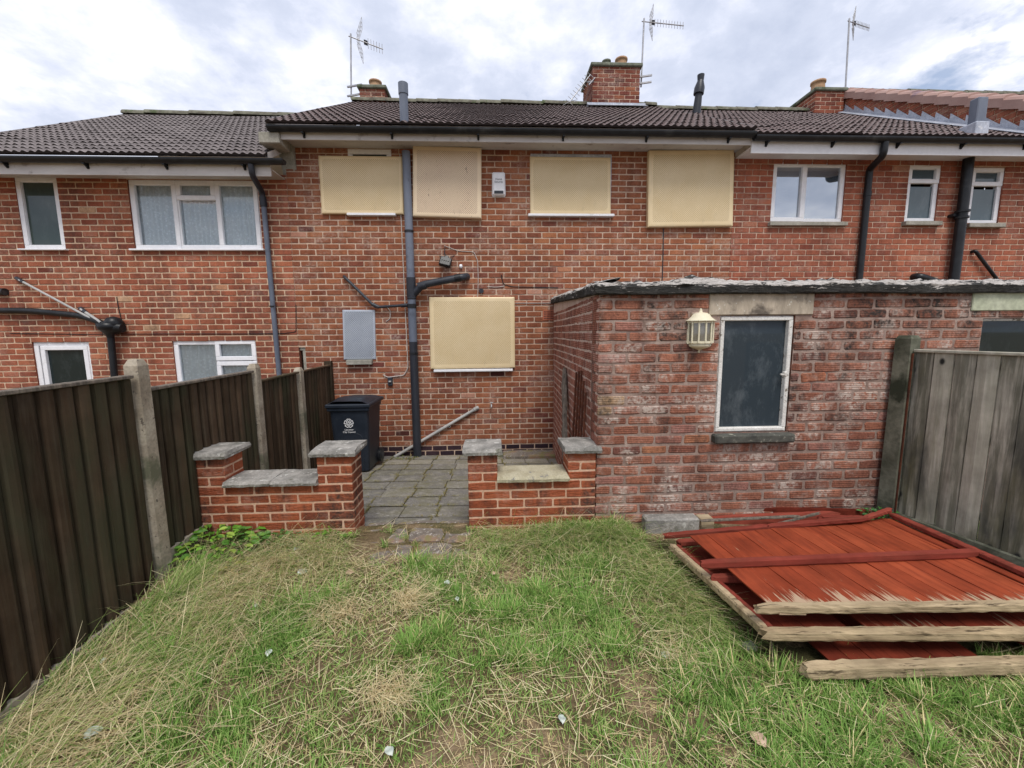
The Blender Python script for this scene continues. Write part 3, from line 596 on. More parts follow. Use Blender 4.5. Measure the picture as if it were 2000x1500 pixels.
f.prism([P0+Vector((-0.17,0,0.045)), P0+Vector((-0.013,0,0.075)), P0+d*Ls+Vector((-0.013,0,0.075)), P0+d*Ls+Vector((-0.17,0,0.045))], (0,0,0.008))
obj('lead_flashing', f, 'lead', pw)
nst = 15
for i in range(nst+1):
    s0, s1 = Ls*i/nst-0.04, Ls*(i+1)/nst; g = MB(); ring = []
    for (dx, dz_) in ((-0.06,-0.13),(-0.055,0.0),(-0.02,0.04),(0.11,0.07),(0.24,0.035),(0.27,0),(0.27,-0.11)): ring.append((dx,dz_))
    vs = []
    for s_, lift in ((s0, 0.032), (s1, 0.0)):
        c = P0+d*s_+Vector((0,0,0.46+lift)); vs += [c+Vector((a,0,b_)) for a, b_ in ring]
    g.add(vs, [(k_,k_+1,8+k_,7+k_) for k_ in range(6)]+[tuple(range(7)),tuple(range(7,14))]); obj('coping_tile', g, 'coping_tile', pw)
g = MB(); g.prism([P0+d*(Ls-0.1)+Vector((-0.05,0,0.4)), P0+d*(Ls-.1)+Vector((-0.05,0,0.1)), P0+d*(Ls-.1)+Vector((-0.35,0.1,-.05)), P0+d*(Ls-.1)+Vector((-0.32,0.12,0.05))], (0,0.12,0)); obj('end_tile', g, 'coping_tile', pw)
hx = thing('terraced_house', 'far right house seen only as a mossy tiled roof ridge beyond the parapet', 'house', (10, 7.5, 4.3))
roof(hx, X_E+0.25, 14.0, YE, 4.66, YR, 6.84, 'tile_main')

# chimneys ---------------------------------------------------------------
def chimney(parent, x0, x1, y0, y1, z0, z1, pots, mat='brick_main', capo=0.05, flash=False, label=None):
    b = MB(); args = dict(Lb=BL, hb=BH, jt=0.011, proud=0.006, ext=(.006,.006), mi=(0,1), jit=0.0016, z_ref=0.02, thick=0.02)
    for (o, u, n, ln) in (((x0,y0,0),(1,0,0),(0,-1,0),x1-x0), ((x0,y0,0),(0,1,0),(-1,0,0),y1-y0), ((x1,y0,0),(0,1,0),(1,0,0),y1-y0), ((x0,y1,0),(1,0,0),(0,1,0),x1-x0)):
        bricks(b, o, u, n, 0.0, ln, z0, z1, [], phase=0.0 if n[1] else 0.11, tone=lambda u,z: random.betavariate(1.3,4.5), **args)
    ch = obj('chimney', b, [mat, 'mortar'], parent, label=label)
    c = MB(); c.box(x0-capo, x1+capo, y0-capo, y1+capo, z1, z1+0.07, 0, None, 0.015); obj('chimney_cap', c, 'cap', ch)
    for (px, r, h, m) in pots:
        p = MB(); p.lathe((px,y0+.22,z1+0.07), [(r*.93,0),(r,0.01),(r*.95,h*.5),(r*.9,h*.8),(r*1.06,h*.83),(r*1.06,h),(r*.8,h),(r*.8,h*.3)], 16); obj('chimney_pot', p, m, ch)
    if flash:
        p = MB(); p.box(x0-0.12, x1+0.12, y0-0.05, y0-0.02, z0+0.2, z0+0.32); p.obox(Vector(((x0+x1)/2,y0-0.12,z0+0.24)), Vector((1,0,0)), d, nn, (x1-x0)/2+0.12, 0.1, 0.004); obj('lead_apron', p, 'lead', ch)
    return ch
def X9(x, y, Y=9.4): return at(x, y, Y)
a, b_ = X9(698,165), X9(747,165); chimney(hl, a.x, b_.x, 9.55, 10.3, 5.9, a.z, [((a.x+b_.x)/2+0.02, 0.13, 0.19, 'pot')], mat='brick_left')
a, b_ = X9(1158,130,9.2), X9(1250,130,9.2); chimney(hm, a.x, b_.x, 9.2, 10.1, 6.05, a.z, [(a.x+0.34,0.09,0.17,'cap'),(a.x+0.66,0.125,0.21,'pot')], flash=True)
a, b_ = X9(1594,178,9.3), X9(1650,178,9.3); chimney(hr, a.x, b_.x, 9.3, 10.2, 6.0, a.z, [(a.x+0.2,0.14,0.24,'pot')], mat='brick_left', label='orange brick chimney beside the parapet')

# ------------------------------------------------------------------ pipes
def pipe(parent, pts, r, mat, name='downpipe', collars=(), n=14, label=None):
    b = MB(); b.tube(pts, r, n)
    o = obj(name, b, mat, parent, label=label)
    for (p, q, rr, m) in collars:
        c = MB(); c.tube([p, q], rr, n); obj('pipe_collar', c, m, o)
    return o
def A(x, y, off=0.07): return at(x, y, H-off)
def bend(pts, rad=0.08, n=4):
    out = [pts[0]]
    for i in range(1, len(pts)-1):
        a, b, c = Vector(pts[i-1]), Vector(pts[i]), Vector(pts[i+1]); r1_ = min(rad, (a-b).length*.45, (c-b).length*.45)
        p, q = b+(a-b).normalized()*r1_, b+(c-b).normalized()*r1_
        for k in range(n+1): t = k/n; out.append(p*(1-t)**2+b*2*t*(1-t)+q*t*t)
    out.append(Vector(pts[-1])); return out
# middle soil stack, straight from the patio through the eaves
xs = A(803,560,.09).x; sx = lambda z: Vector((xs, H-.09, z))
zb = [A(800,y,.09).z for y in (275,545,575,628,690,898)]
pipe(hm, [sx(4.15), sx(zb[1])], 0.058, 'greypipe', 'soil_pipe', [(sx(A(800,450,.09).z), sx(A(800,450,.09).z-.03), 0.066, 'black')])
pipe(hm, [sx(zb[1]+.02), sx(zb[2]-.04)], 0.068, 'darkpipe', 'pipe_junction')
pipe(hm, [sx(zb[2]+.01), sx(zb[3]-.3)], 0.06, 'greypipe', 'soil_pipe', [(sx(zb[2]-.05), sx(zb[2]-.07), 0.068, 'black'),(sx(zb[2]-.14), sx(zb[2]-.2), 0.067, 'black'), (sx(A(806,688,.09).z), sx(A(806,688,.09).z-.03), 0.068, 'black')])
pipe(hm, [sx(zb[3]-.3), sx(-0.32)], 0.061, 'darkpipe', 'soil_pipe')
xv = at(790,240,YE+0.18).x; zt_ = at(790,160,YE+0.18).z
pipe(hm, [Vector((xv,YE+.18,4.3)), Vector((xv,YE+.18,zt_-.05))], 0.058, 'greypipe', 'vent_pipe', [(Vector((xv,YE+.18,zt_-.16)), Vector((xv,YE+.18,zt_-.02)), 0.066, 'greypipe')])
pipe(hm, bend([sx(zb[2]+.02)+Vector((.03,0,-.02)), A(825,556,.12), A(905,541,.12), A(912,540,.0)], .05), 0.052, 'darkpipe', 'branch_pipe', [(A(818,560,.11),A(832,556,.12),.06,'darkpipe'),(A(888,544,.12),A(900,542,.12),.058,'black')])
pipe(hm, bend([A(672,540,.0), A(675,543,.05), A(733,600,.06), A(797,596,.08)], .05), 0.021, 'darkpipe', 'waste_pipe', [(A(727,594,.06),A(740,600,.06),.027,'darkpipe'),(A(783,597,.08),A(797,596,.08),.028,'darkpipe')])
pipe(hm, [A(768,894,.06), A(932,797,.03)], 0.024, 'lightpipe', 'waste_pipe', [(A(925,801,.035), A(934,796,.0), .032, 'lightpipe')], label='pale grey waste pipe slanting to the ground')
# left downpipe
gz = 3.83
pl = bend([Vector((at(490,320,YE+.02).x, YE+.02, gz)), Vector((at(490,330,YE+.02).x, YE+.04, gz-.13)), A(512,375,.06), A(515,405,.06)], .07)
pipe(hl, pl, 0.038, 'darkpipe', 'downpipe', [(A(513,385,.06),A(515,402,.06),.045,'darkpipe')])
xq = A(528,530,.06).x; pipe(hl, [A(515,400,.06), A(546,740,.06)], 0.034, 'greypipe', 'downpipe', [(A(532,597,.06),A(532,600,.06),.041,'black')], label='long grey rainwater pipe')
# left waste pipes
pipe(hl, bend([A(-60,606,.06), A(60,607,.06), A(165,617,.07), A(220,640,.08)], .2), 0.042, 'black', 'soil_pipe')
pipe(hl, bend([A(32,543,.0), A(38,547,.06), A(196,632,.1)], .03), 0.016, 'lightpipe', 'waste_pipe', [(A(32,543,.03),A(46,551,.06),.024,'darkpipe')])
pipe(hl, [A(158,604,.05), A(197,630,.1)], 0.02, 'lightpipe', 'waste_pipe', [(A(157,602,.03),A(168,611,.06),.028,'darkpipe')])
b = MB(); c_ = A(213,640,.11); b.lathe(c_+Vector((0,0,-.14)), [(0.04,0),(0.045,0.03),(0.1,0.1),(0.13,0.12),(0.14,0.2),(0.12,0.2),(0.1,0.12)], 14); b.tube([A(225,640,.1), A(240,641,.1)], [0.09,.06], 12); b.lathe(A(222,628,.09), [(0.1,-.08),(0.12,-.02),(0.08,.05),(0.02,.07)], 12); obj('hopper', b, 'black', hl)
pipe(hl, [A(216,655,.09), A(226,760,.09)], 0.042, 'black', 'soil_pipe')
pipe(hl, [A(-20,570,.03), A(10,570,.05)], 0.05, 'black', 'soil_pipe')
# right pipes
xd = A(1692,400,.06).x; gx = at(1728,285,YE+.02).x
pipe(hr, bend([Vector((gx,YE+.02,4.2)), Vector((gx,YE+.03,4.03)), Vector((xd,H-.06,A(1695,330).z)), Vector((xd,H-.06,A(1680,600).z))], .06), 0.045, 'black', 'downpipe', [(Vector((xd,H-.06,3.66)),Vector((xd,H-.06,3.60)),.053,'black')])
xs2 = A(1881,400,.1).x; s2 = lambda z: Vector((xs2, H-.1, z))
pipe(hr, [s2(4.15), s2(1.6)], 0.066, 'black', 'soil_pipe', [(s2(3.39),s2(3.36),.088,'black'),(s2(3.30),s2(3.27),.085,'black'),(s2(2.05),s2(2.0),.085,'black')])
b = MB(); b.box(xs2-.12,xs2+.0,H-.09,H,3.31,3.35); obj('pipe_clip', b, 'black', hr)
pipe(hr, bend([A(1783,541,.0), A(1795,540,.12), A(1835,552,.12), A(1850,570,.12)], .08), [0.05,.055,.055,.055,.055,.055,.05,.05,.045,.045,.045,.045][:12], 'black', 'branch_pipe')
pipe(hr, bend([A(1897,492,.0), A(1905,490,.06), A(1955,556,.06)], .03), 0.024, 'black', 'waste_pipe')
# vent duct on the right roof, boxed in lead at its foot
p = at(1905,268,YE+.15); q = at(1907,192,YE+.15); b = MB(); b.box(p.x-.075,p.x+.075,YE+.1,YE+.22,4.25,q.z,0,None,.01); vd = obj('vent_duct', b, 'greypipe', hr)
b = MB(); b.box(p.x-.1,p.x+.1,YE+.07,YE+.3,4.28,4.28+(q.z-4.28)*.42,0,None,.01); obj('lead_apron', b, 'lead', vd)
# slim terminal on the ridge
pv_ = at(1361,215,8.8); b = MB(); b.tube([pv_+Vector((-.03,0,-.5)), pv_+Vector((0,0,.0)), pv_+Vector((.03,0,.36))], [.085,.08,.065], 12); b.tube([pv_+Vector((.02,0,.3)), pv_+Vector((.035,0,.42)), pv_+Vector((.05,0,.55))],[.1,.1,.06],12); b.tube([pv_+Vector((.05,0,.55)), pv_+Vector((.052,0,.66))],[.06,.07],12); obj('vent_pipe', b, 'darkpipe', hm)
# small cables on the wall
def cable(px, off, r, mat, name='cable', parent=hm): b = MB(); b.tube(bend([A(x,y,off) for x,y in px], .03), r, 6); obj(name, b, mat, parent)
cable([(781,300),(783,420),(790,570),(797,718),(789,733),(757,737),(748,732)], .02, .007, 'cable')
cable([(868,480),(895,490),(926,492),(933,510),(934,545),(933,580)], .012, .005, 'cable')
cable([(979,537),(983,555),(1000,560),(1090,562)], .012, .006, 'black')
cable([(952,560),(970,561),(985,559)], .012, .005, 'cable')
cable([(1006,592),(1085,592)], .012, .005, 'cable')
cable([(1296,446),(1295,500),(1293,560)], .012, .007, 'darkpipe')
cable([(228,580),(231,600),(238,628)], .012, .006, 'black', parent=hl)
cable([(20,651),(160,653),(330,652),(500,652),(558,651),(578,648),(578,596)], .010, .005, 'black', parent=hl)
cable([(754,598),(763,608),(762,622),(754,628)], .012, .006, 'cable')

# ------------------------------------------------------------------ boards, alarm, lights
def board(q, mat, label, off=0.055, thick=0.05, name='security_panel', border=0.06, sag=0):
    a = [at(*p, H-off) for p in q]; TL,TR,BR,BLc = a; n = 24; b = MB(); vs=[]; uv=[]
    w_ = (TR-TL).length; h_ = (TL-BLc).length; e = border*min(w_,h_)
    us = [0,.012,*np.linspace(.03,.97,n),.988,1]; 
    for j, v in enumerate(us):
        for i, u in enumerate(us):
            p = (BLc*(1-u)+BR*u)*(1-v)+(TL*(1-u)+TR*u)*v; edge = min(u,1-u)*w_, min(v,1-v)*h_; k = 0.012 if min(edge) < 0.004 else (0.003 if min(edge) < .02 else 0)
            k += 0.004*mn.noise(Vector((p.x*2.5,p.z*2.5,3)))
            vs.append(p+Vector((0,k,0))); uv.append((u*w_, v*h_, 0.045+(min(edge)-e)))
    m_ = len(us); fs = [(j*m_+i, j*m_+i+1, (j+1)*m_+i+1, (j+1)*m_+i) for j in range(m_-1) for i in range(m_-1)]
    b.add(vs, fs); base = len(b.v)
    back = [Vector((p.x, p.y+thick, p.z)) for p in (BLc,BR,TR,TL)]; fr = [vs[0],vs[m_-1],vs[-1],vs[-m_]]
    b.add(fr+back, [(0,4,5,1),(1,5,6,2),(2,6,7,3),(3,7,4,0),(4,7,6,5)]); uv += [(0,0,-1)]*8; b.p = uv
    o = obj(name, b, mat, loc=(BLc+BR)/2); return tag(o, label, 'security panel', 'perforated steel window panels')
board([(621,303),(785,305),(788,418),(628,417)], 'panel_cream', 'cream perforated panel left of the big grey pipe, upstairs')
board([(806,284),(940,288),(940,426),(806,422)], 'panel_pale', 'faded pinkish perforated panel covered in dark scratches, right of the grey pipe', off=.1, thick=.095)
board([(1035,305),(1193,307),(1193,418),(1036,418)], 'panel_cream', 'cream perforated panel over the upstairs window below the middle chimney', off=.03, thick=.025)
board([(1268,293),(1435,292),(1432,441),(1266,443)], 'panel_cream', 'largest cream panel upstairs, hung under the joint in the soffit', off=.09, thick=.085)
board([(838,580),(1005,580),(1006,718),(841,721)], 'panel_cream', 'cream perforated panel over the downstairs window')
board([(668,605),(732,605),(734,702),(671,703)], 'panel_grey', 'small bare grey metal sheet above the wheelie bin', off=.02, thick=.018)

a = [at(960,334,H-.08), at(988,382,H-.08)]; x0,x1,z1,z0 = a[0].x,a[1].x,a[0].z,a[1].z
al = thing('alarm_box', 'white burglar alarm box on the brick wall between two cream panels', 'alarm box', ((x0+x1)/2,H,z0))
b = MB(); b.prism([Vector((x0,H-.012,z0+.03)),Vector((x0+.015,H-.012,z0)),Vector((x1-.015,H-.012,z0)),Vector((x1,H-.012,z0+.03)),Vector((x1-.008,H-.012,z1)),Vector((x0+.008,H-.012,z1))],(0,.01,0)); b.box(x0+.008,x1-.008,H-.07,H-.012,z0+.01,z1-.006,0,None,.018); obj('case', b, 'upvc', al)
b = MB(); b.box(x0+.035,x1-.035,H-.074,H-.07,z0+.03,z0+.07,0,None,.001); obj('strobe', b, 'darkpipe', al)
def text(body, size, center, mat, parent, name='lettering', yoff=0.0, bold=0.0, tilt=None):
    cu = bpy.data.curves.new('t','FONT'); cu.body = body; cu.size = size; cu.align_x = 'CENTER'; cu.align_y = 'CENTER'; cu.extrude = 0.0006; cu.offset = bold
    to = bpy.data.objects.new('t', cu); C.objects.link(to); dg = bpy.context.evaluated_depsgraph_get(); me = bpy.data.meshes.new_from_object(to.evaluated_get(dg)); bpy.data.objects.remove(to)
    b = MB(); mt = tilt or Matrix.Rotation(R_(90),4,'X'); vs = [mt@v.co+Vector(center) for v in me.vertices]; b.add(vs, [tuple(p.vertices) for p in me.polygons]); bpy.data.meshes.remove(me)
    return obj(name, b, mat, parent)
text('Home\nSecurity', 0.038, ((x0+x1)/2, H-.0715, z0+.21), 'darkpipe', al)

fl = thing('floodlight', 'black floodlight hanging askew by its cable on the brick wall', 'floodlight', A(870,515,.06))
c_ = A(870,512,.07); R3 = Matrix.Rotation(R_(14),3,'Y')@Matrix.Rotation(R_(-25),3,'X'); ax,ay,az = R3@Vector((1,0,0)),R3@Vector((0,1,0)),R3@Vector((0,0,1))
b = MB(); b.obox(c_,ax,ay,az,.085,.035,.07,0,None,.012); b.obox(c_+az*.075+ay*.01,ax,ay,az,.03,.03,.03,0,None,.006); b.obox(c_-ay*.037+az*.03,ax,ay,az,.06,.006,.03,0,None,.002)
for i in range(5): b.obox(c_-ay*.037+ax*(-.06+.03*i)-az*.03,ax,ay,az,.004,.008,.035)
obj('lamp_head', b, 'black', fl)
b = MB(); b.tube([c_+az*.09, A(868,495,.02), A(869,483,.01)], .006, 6); b.tube([c_+az*.1+ax*.05, c_+az*.15+ax*.1], .004, 6); b.tube([c_+az*.09-ax*.03, A(858,500,.02)], .005,6); obj('cable', b, 'darkpipe', fl)
b = MB(); c2 = A(900,520,.02); b.lathe(c2+Vector((0,0,-.03)), [(0.0,0),(0.02,0.0),(0.026,.03),(.02,.055),(0,.06)], 10); tag(obj('sensor', b, 'upvc', loc=c2), 'little white sensor stub beside the floodlight', 'sensor')
b = MB(); c2 = A(940,568,.03); b.tube([c2+Vector((0,.03,0)), c2], .035, 14); tag(obj('wall_vent', b, 'darkpipe', loc=c2), 'small round dark vent cap on top edge of the downstairs panel', 'vent')
# key safe, air brick, tap, overflow
q0,q1 = A(757,737,.03),A(767,753,.03); ks = thing('key_safe', 'small grey key safe on the wall left of the grey pipe', 'key safe', q0)
b = MB(); b.box(q0.x,q1.x,H-.045,H-.004,q1.z,q0.z,0,None,.006); obj('body', b, 'darkpipe', ks); b = MB(); b.lathe(Vector(((q0.x+q1.x)/2,H-.046,(q0.z+q1.z)/2)),[(.0,-.012),(.02,-.012),(.02,.012),(0,.012)],10); obj('dial', b, 'lightpipe', ks)
q0,q1 = at(1060,606,H),at(1088,625,H); ab = MB(); ab.box(q0.x,q1.x,H-.014,H+.005,q1.z,q0.z,0); 
for i in range(9):
    for j in range(4):
        xx = q0.x+.025+(q1.x-q0.x-.05)*i/8; zz_ = q1.z+.025+(q0.z-q1.z-.05)*j/3; ab.box(xx-.006,xx+.006,H-.0155,H-.012,zz_-.009,zz_+.009,1)
obj('air_brick', ab, ['airbrick','black'], hm)
tp = thing('garden_tap', 'small corroded outside tap on the wall above the slanting waste pipe', 'tap', A(960,795,.05)); c_ = A(960,790,.05)
b = MB(); b.tube([c_+Vector((0,.05,0)),c_+Vector((0,-.02,0)),c_+Vector((0,-.03,-.04))],[.012,.012,.01],8); b.tube([c_+Vector((-.025,-.0,.03)),c_+Vector((.025,0,.03))],.006,6); b.tube([c_,c_+Vector((0,0,.03))],.007,6); obj('body', b, 'metal', tp)
b = MB(); c_=A(878,832,.02); b.tube([c_+Vector((0,.02,0)),c_+Vector((0,-.02,0))],.022,12); b.tube([c_+Vector((0,-.0201,0)),c_+Vector((0,-.022,0))],.013,12,1); obj('overflow_pipe', b, ['lightpipe','black'], hm)

# ------------------------------------------------------------------ aerials
def aerial(label, mast, boomdir, blen, rods, base_off, refl=True, Y=9.7, scale=1.0, bracket=None, grid=True):
    p0, p1 = at(*mast[0],Y), at(*mast[1],Y)
    t = thing('tv_aerial', label, 'aerial', p0, 'rooftop television aerials'); b = MB(); b.tube([p0,p1],.018,8); obj('mast', b, 'metal', t)
    bd = Vector(boomdir).normalized(); st = p1+Vector((0,0,-.06)); b = MB(); b.tube([st-bd*.05, st+bd*blen], .011, 6); up = Vector((0,0,1)); rodd = bd.cross(up).normalized() if refl != 'v' else up
    boom = obj('boom', b, 'metal', t); b = MB()
    for i in range(rods):
        c = st+bd*(0.35*scale+ (blen-.37*scale)*i/(rods-1)); rd = (rodd*.3+up*.95).normalized() if refl=='v' else (rodd*.9+up*.4).normalized(); b.tube([c-rd*.1*scale, c+rd*.1*scale], .006, 5)
    obj('elements', b, 'metal', t)
    if grid:
        b = MB(); c = st+bd*.12; a_ = (up*.9+bd*.3).normalized(); bb = (up*-.9+bd*.3).normalized()
        for dd in (a_,bb):
            for k in range(4): b.tube([c+rodd*(-.12+.08*k), c+rodd*(-.12+.08*k)+dd*.36*scale], .005, 5)
            for k in range(1,5): b.tube([c-rodd*.12+dd*.09*k*scale, c+rodd*.12+dd*.09*k*scale], .005, 5)
        obj('reflector', b, 'metal', t)
        b = MB(); b.obox(st+bd*.3*scale, bd, rodd, up, .04,.03,.03,0,None,.008); obj('dipole_box', b, 'darkpipe', t)
    if bracket:
        b = MB()
        for yy in bracket: c = at(*yy,Y); b.bar(c+Vector((-.06,0,0)), c+Vector((.28,-.1,0)), .03,.03)
        obj('bracket', b, 'metal', t)
    return t
aerial('tall aerial with grid reflector beside the left chimney', ((686,192),(685,66)), (1,.3,-.18), .66, 6, 0, 'v', Y=9.7, bracket=[(684,170),(684,188)])
aerial('aerial on a straight mast fixed to the right side of the middle chimney', ((1252,170),(1258,36)), (1,.1,.0), .9, 11, 0, 'v', Y=9.4, scale=.7, bracket=[(1245,152),(1244,165)])
aerial('aerial on a thin mast at the right chimney by the parapet', ((1651,178),(1659,36)), (1,.35,.06), .75, 11, 0, 'v', Y=9.9, scale=.7)
t = thing('tv_aerial', 'small fallen aerial leaning down from the left side of the middle chimney', 'aerial', at(1150,160,9.1), 'rooftop television aerials')
p0,p1 = at(1112,200,9.0), at(1153,146,9.15); b = MB(); b.tube([p0,p1],.012,6); b.tube([at(1148,160,9.1),at(1162,160,9.25)],.02,6); b.tube([at(1150,166,9.1),at(1162,152,9.2)],.015,6); obj('boom', b, 'metal', t)
b = MB(); dd = (p1-p0).normalized(); rr = dd.cross(Vector((0,1,0))).normalized()
for i in range(10): c = p0+(p1-p0)*(i/9); b.tube([c-rr*.09,c+rr*.09],.005,5)
for k in range(3): b.tube([p0+dd*.03+rr*.0, p0+Vector((-.14+.14*k,-.1,-.1+.05*k))],.005,5)
obj('elements', b, 'metal', t)

# ------------------------------------------------------------------ outhouse
YS = 3.17; XS0, XS1 = 0.82, 4.9
sw = rect([(1408,615),(1553,617),(1537,843),(1393,846)], YS); sl_ = rect([(1383,573),(1590,573),(1588,610),(1386,612)], YS)
sw2 = (at(1918,640,YS).x, 4.75, at(1990,760,YS).z, at(1920,622,YS).z)
ZS = at(1300,574,YS).z; sl_ = (sl_[0], sl_[1], sw[3]+.003, sl_[3])
sh = thing('brick_outhouse', 'old brick outhouse with a flat crumbling roof and a dark window', 'outhouse', (2.6, YS, 0))
b = MB(); lint2 = (at(1897,590,YS).x, 4.9, at(1950,607,YS).z, ZS)
sh_open = [tuple(sw), (sl_[0],sl_[1],sl_[2],ZS), sw2, lint2]
def shtone(u, z):
    t = random.betavariate(2.2,2.2)
    if random.random() < .03: t = 0.96
    if u < 1.6 and random.random() < .03: t = 1.0
    return t
bricks(b, (0,YS,0), (1,0,0), (0,-1,0), XS0, XS1, -0.15, ZS, sh_open, 0.232, BH, 0.0165, 0.0055, (0,1), XS0-0.0, 0.0036, z_ref=0.03, tone=shtone, wob=0.006, ext=(.007,0))
for o in (sw, sw2): room(b, o, YS)
obj('wall', b, ['brick_shed','mortar_shed','room'], sh)
b = MB(); ee = Vector((0.92-XS0, H-YS-.01, 0)); bricks(b, (XS0-.0005,YS+.004,0), ee, (-ee.y, ee.x, 0), 0.0, ee.length, -0.45, ZS, [], 0.115, BH, 0.013, 0.004, (0,1), 0.0, 0.003, z_ref=0.03, tone=lambda u,z: random.random(), wob=.006, thick=.003)
b.prism([Vector((XS0,YS+.02,ZS)),Vector((.92,H-.01,ZS)),Vector((.92,H-.01,ZS+.155))],(.2,0,0),1); obj('side_wall', b, ['brick_ribbed','mortar_side'], sh, label='side wall of ribbed bricks set end on')
b = MB(); b.box(sl_[0]+.002,sl_[1]-.002,YS-.012,YS+.1,sl_[2],ZS,0,None,.006); obj('lintel', b, 'lintel', sh)
b = MB(); b.box(lint2[0]+.002,lint2[1],YS-.012,YS+.1,lint2[2],ZS,0,None,.006); obj('lintel', b, 'lintel_green', sh)
f = window(sh, sw, YS, [(0.02,0.98,0.01,0.99,True)], 'glass_dirty', fr='oldwhite', sill=None, fw=.033, rec=.045, label='tall dirty window in a flaking white frame')
window(sh, sw2, YS, [(0,1,0,1,False)], 'glass_dark', fr='oldwhite', sill=None, fw=.02, rec=.05)
b = MB(); b.box(sw[0]-.02,sw[1]+.03,YS-.07,YS+.05,sw[2]-.075,sw[2]-.003,0,None,.012); obj('sill', b, 'darksill', f)
b = MB(); c_ = at(1529,730,YS+.02); b.obox(c_+Vector((0,-.02,0)),Vector((1,0,0)),Vector((0,1,0)),Vector((0,0,1)),.014,.01,.02,0,None,.005); b.bar(c_+Vector((0,-.035,0)),c_+Vector((-.045,-.035,.0)),.012,.012); obj('window_catch', b, 'oldwhite', f)
# slab
def slab():
    b = MB(); z0 = ZS-0.004; prof = []; xa, xb, ya = XS0-.05, XS1+.2, YS-.055
    path = []; n1 = 70; n2 = 150
    for i in range(n1+1): t = i/n1; path.append((Vector((xa+0.1*(1-t)-.0, H-.02-(H-.02-ya)*t, (1-t)*.15)), Vector((-1,0,0))))
    for i in range(1,n2+1): t = i/n2; path.append((Vector((xa+(xb-xa)*t, ya, 0)), Vector((0,-1,0))))
    vs = []; rings = [(0.09,0.0),(0.012,0.0),(0,0.008),(-.004,0.055),(0.004,0.068),(0.02,0.075),(0.05,0.088),(0.11,0.1),(0.2,0.105)]
    for i, (p, nrm) in enumerate(path):
        if i == n1: nrm = Vector((-1,-1,0)).normalized()
        for k, (inn, h) in enumerate(rings):
            nz = mn.fractal(Vector((p.x*6+k*.3,p.y*6,k*1.9)),0.8,2.0,4); bigz = mn.noise(Vector((p.x*1.3,p.y*1.3,5)))*.012
            j = 0.018*nz if k > 1 else .003*nz; jh = ((.013+.02*(k>4))*abs(mn.fractal(Vector((p.x*11,p.y*14+k*.5,9)),.8,2,4)) + (.035*math.exp(-((p.x-1.6)/.22)**2)*(k>5)*(.7+.5*nz)) if k > 2 else .004*nz)
            vs.append(p+Vector((0,0,z0+h+jh+bigz*(k>0)))-nrm*(inn+j))
    K = len(rings); fs = [(i*K+k, (i+1)*K+k, (i+1)*K+k+1, i*K+k+1) for i in range(len(path)-1) for k in range(K-1)]
    b.add(vs, fs, 0, cols=[((0,0,0,.3,.7,.8,.75,.6,.4)[i_ % K],0,0) for i_ in range(len(vs))])
    b.add([Vector((xa+.15,ya+.1,z0+.098)),Vector((xb,ya+.1,z0+.098)),Vector((xb,H-.01,z0+.25)),Vector((xa+.25,H-.01,z0+.25))],[(0,1,2,3)])
    b.add([Vector((xa+.05,ya+.06,z0+.002)),Vector((xb,ya+.06,z0+.002)),Vector((xb,H-.01,z0+.15)),Vector((xa+.15,H-.01,z0+.15))],[(0,1,2,3)])
    obj('roof_slab', b, 'slab', sh, label='crumbling flat roof edge with pale flaking patches')
slab()
# wall lantern ---------------------------------------------------------------
def lantern():
    c = at(1378,720,YS-.09); zt = at(1380,600,YS-.09).z; zb = at(1376,690,YS-.09).z; cx = at(1378,650,YS-.09).x; y = YS-.0
    t = thing('wall_lantern', 'cream coach lantern fixed to the outhouse wall left of its window', 'lantern', (cx,y,zb)); Hh = zt-zb; r = 0.098
    ang0, ang1 = math.pi, 2*math.pi
    Z = lambda f: zb+Hh*f
    b = MB(); b.lathe((cx,y,0), [(0.004,Z(0)),(0.011,Z(.01)),(0.006,Z(.04)),(0.012,Z(.06)),(0.03,Z(.085)),(0.06,Z(.11)),(0.08,Z(.14)),(0.086,Z(.165)),(0.086,Z(.2)),(0.03,Z(.2))], 20, a0=ang0, a1=ang1); obj('base_cup', b, 'cream', t)
    b = MB(); b.lathe((cx,y,0), [(0.09,Z(.205)),(0.098,Z(.215)),(0.098,Z(.265)),(0.092,Z(.265))], 6, a0=ang0, a1=ang1, smooth=False); b.lathe((cx,y,0), [(0.092,Z(.66)),(0.098,Z(.66)),(0.098,Z(.70)),(0.092,Z(.71))], 6, a0=ang0, a1=ang1, smooth=False)
    for k in range(7):
        th = ang0+(ang1-ang0)*k/6; p = Vector((cx+.096*math.cos(th), y+.096*math.sin(th), 0)); b.tube([p+Vector((0,0,Z(.22))), p+Vector((0,0,Z(.70)))], .0075, 6)
    b.box(cx-.1,cx+.1,y-.012,y-.003,Z(.2),Z(.72)); obj('cage', b, 'cream', t)
    b = MB(); b.lathe((cx,y,0), [(0.092,Z(.26)),(0.092,Z(.67))], 6, a0=ang0+.02, a1=ang1-.02, smooth=False); obj('lamp_glass', b, 'glass_lamp', t)
    b = MB(); b.lathe((cx,y-.045,0), [(0.012,Z(.2)),(0.014,Z(.34)),(0.028,Z(.42)),(0.03,Z(.5)),(0.018,Z(.57)),(0,Z(.6))], 12); obj('bulb', b, 'white', t)
    b = MB(); b.lathe((cx,y,0), [(0.1,Z(.70)),(0.116,Z(.705)),(0.116,Z(.72)),(0.1,Z(.74)),(0.08,Z(.79)),(0.066,Z(.85)),(0.05,Z(.88)),(0.02,Z(.895)),(0.013,Z(.91)),(0.012,Z(.94)),(0.008,Z(.95)),(0.010,Z(.97)),(0,Z(1))], 20, a0=ang0, a1=ang1); obj('hood', b, 'cream', t)
lantern()

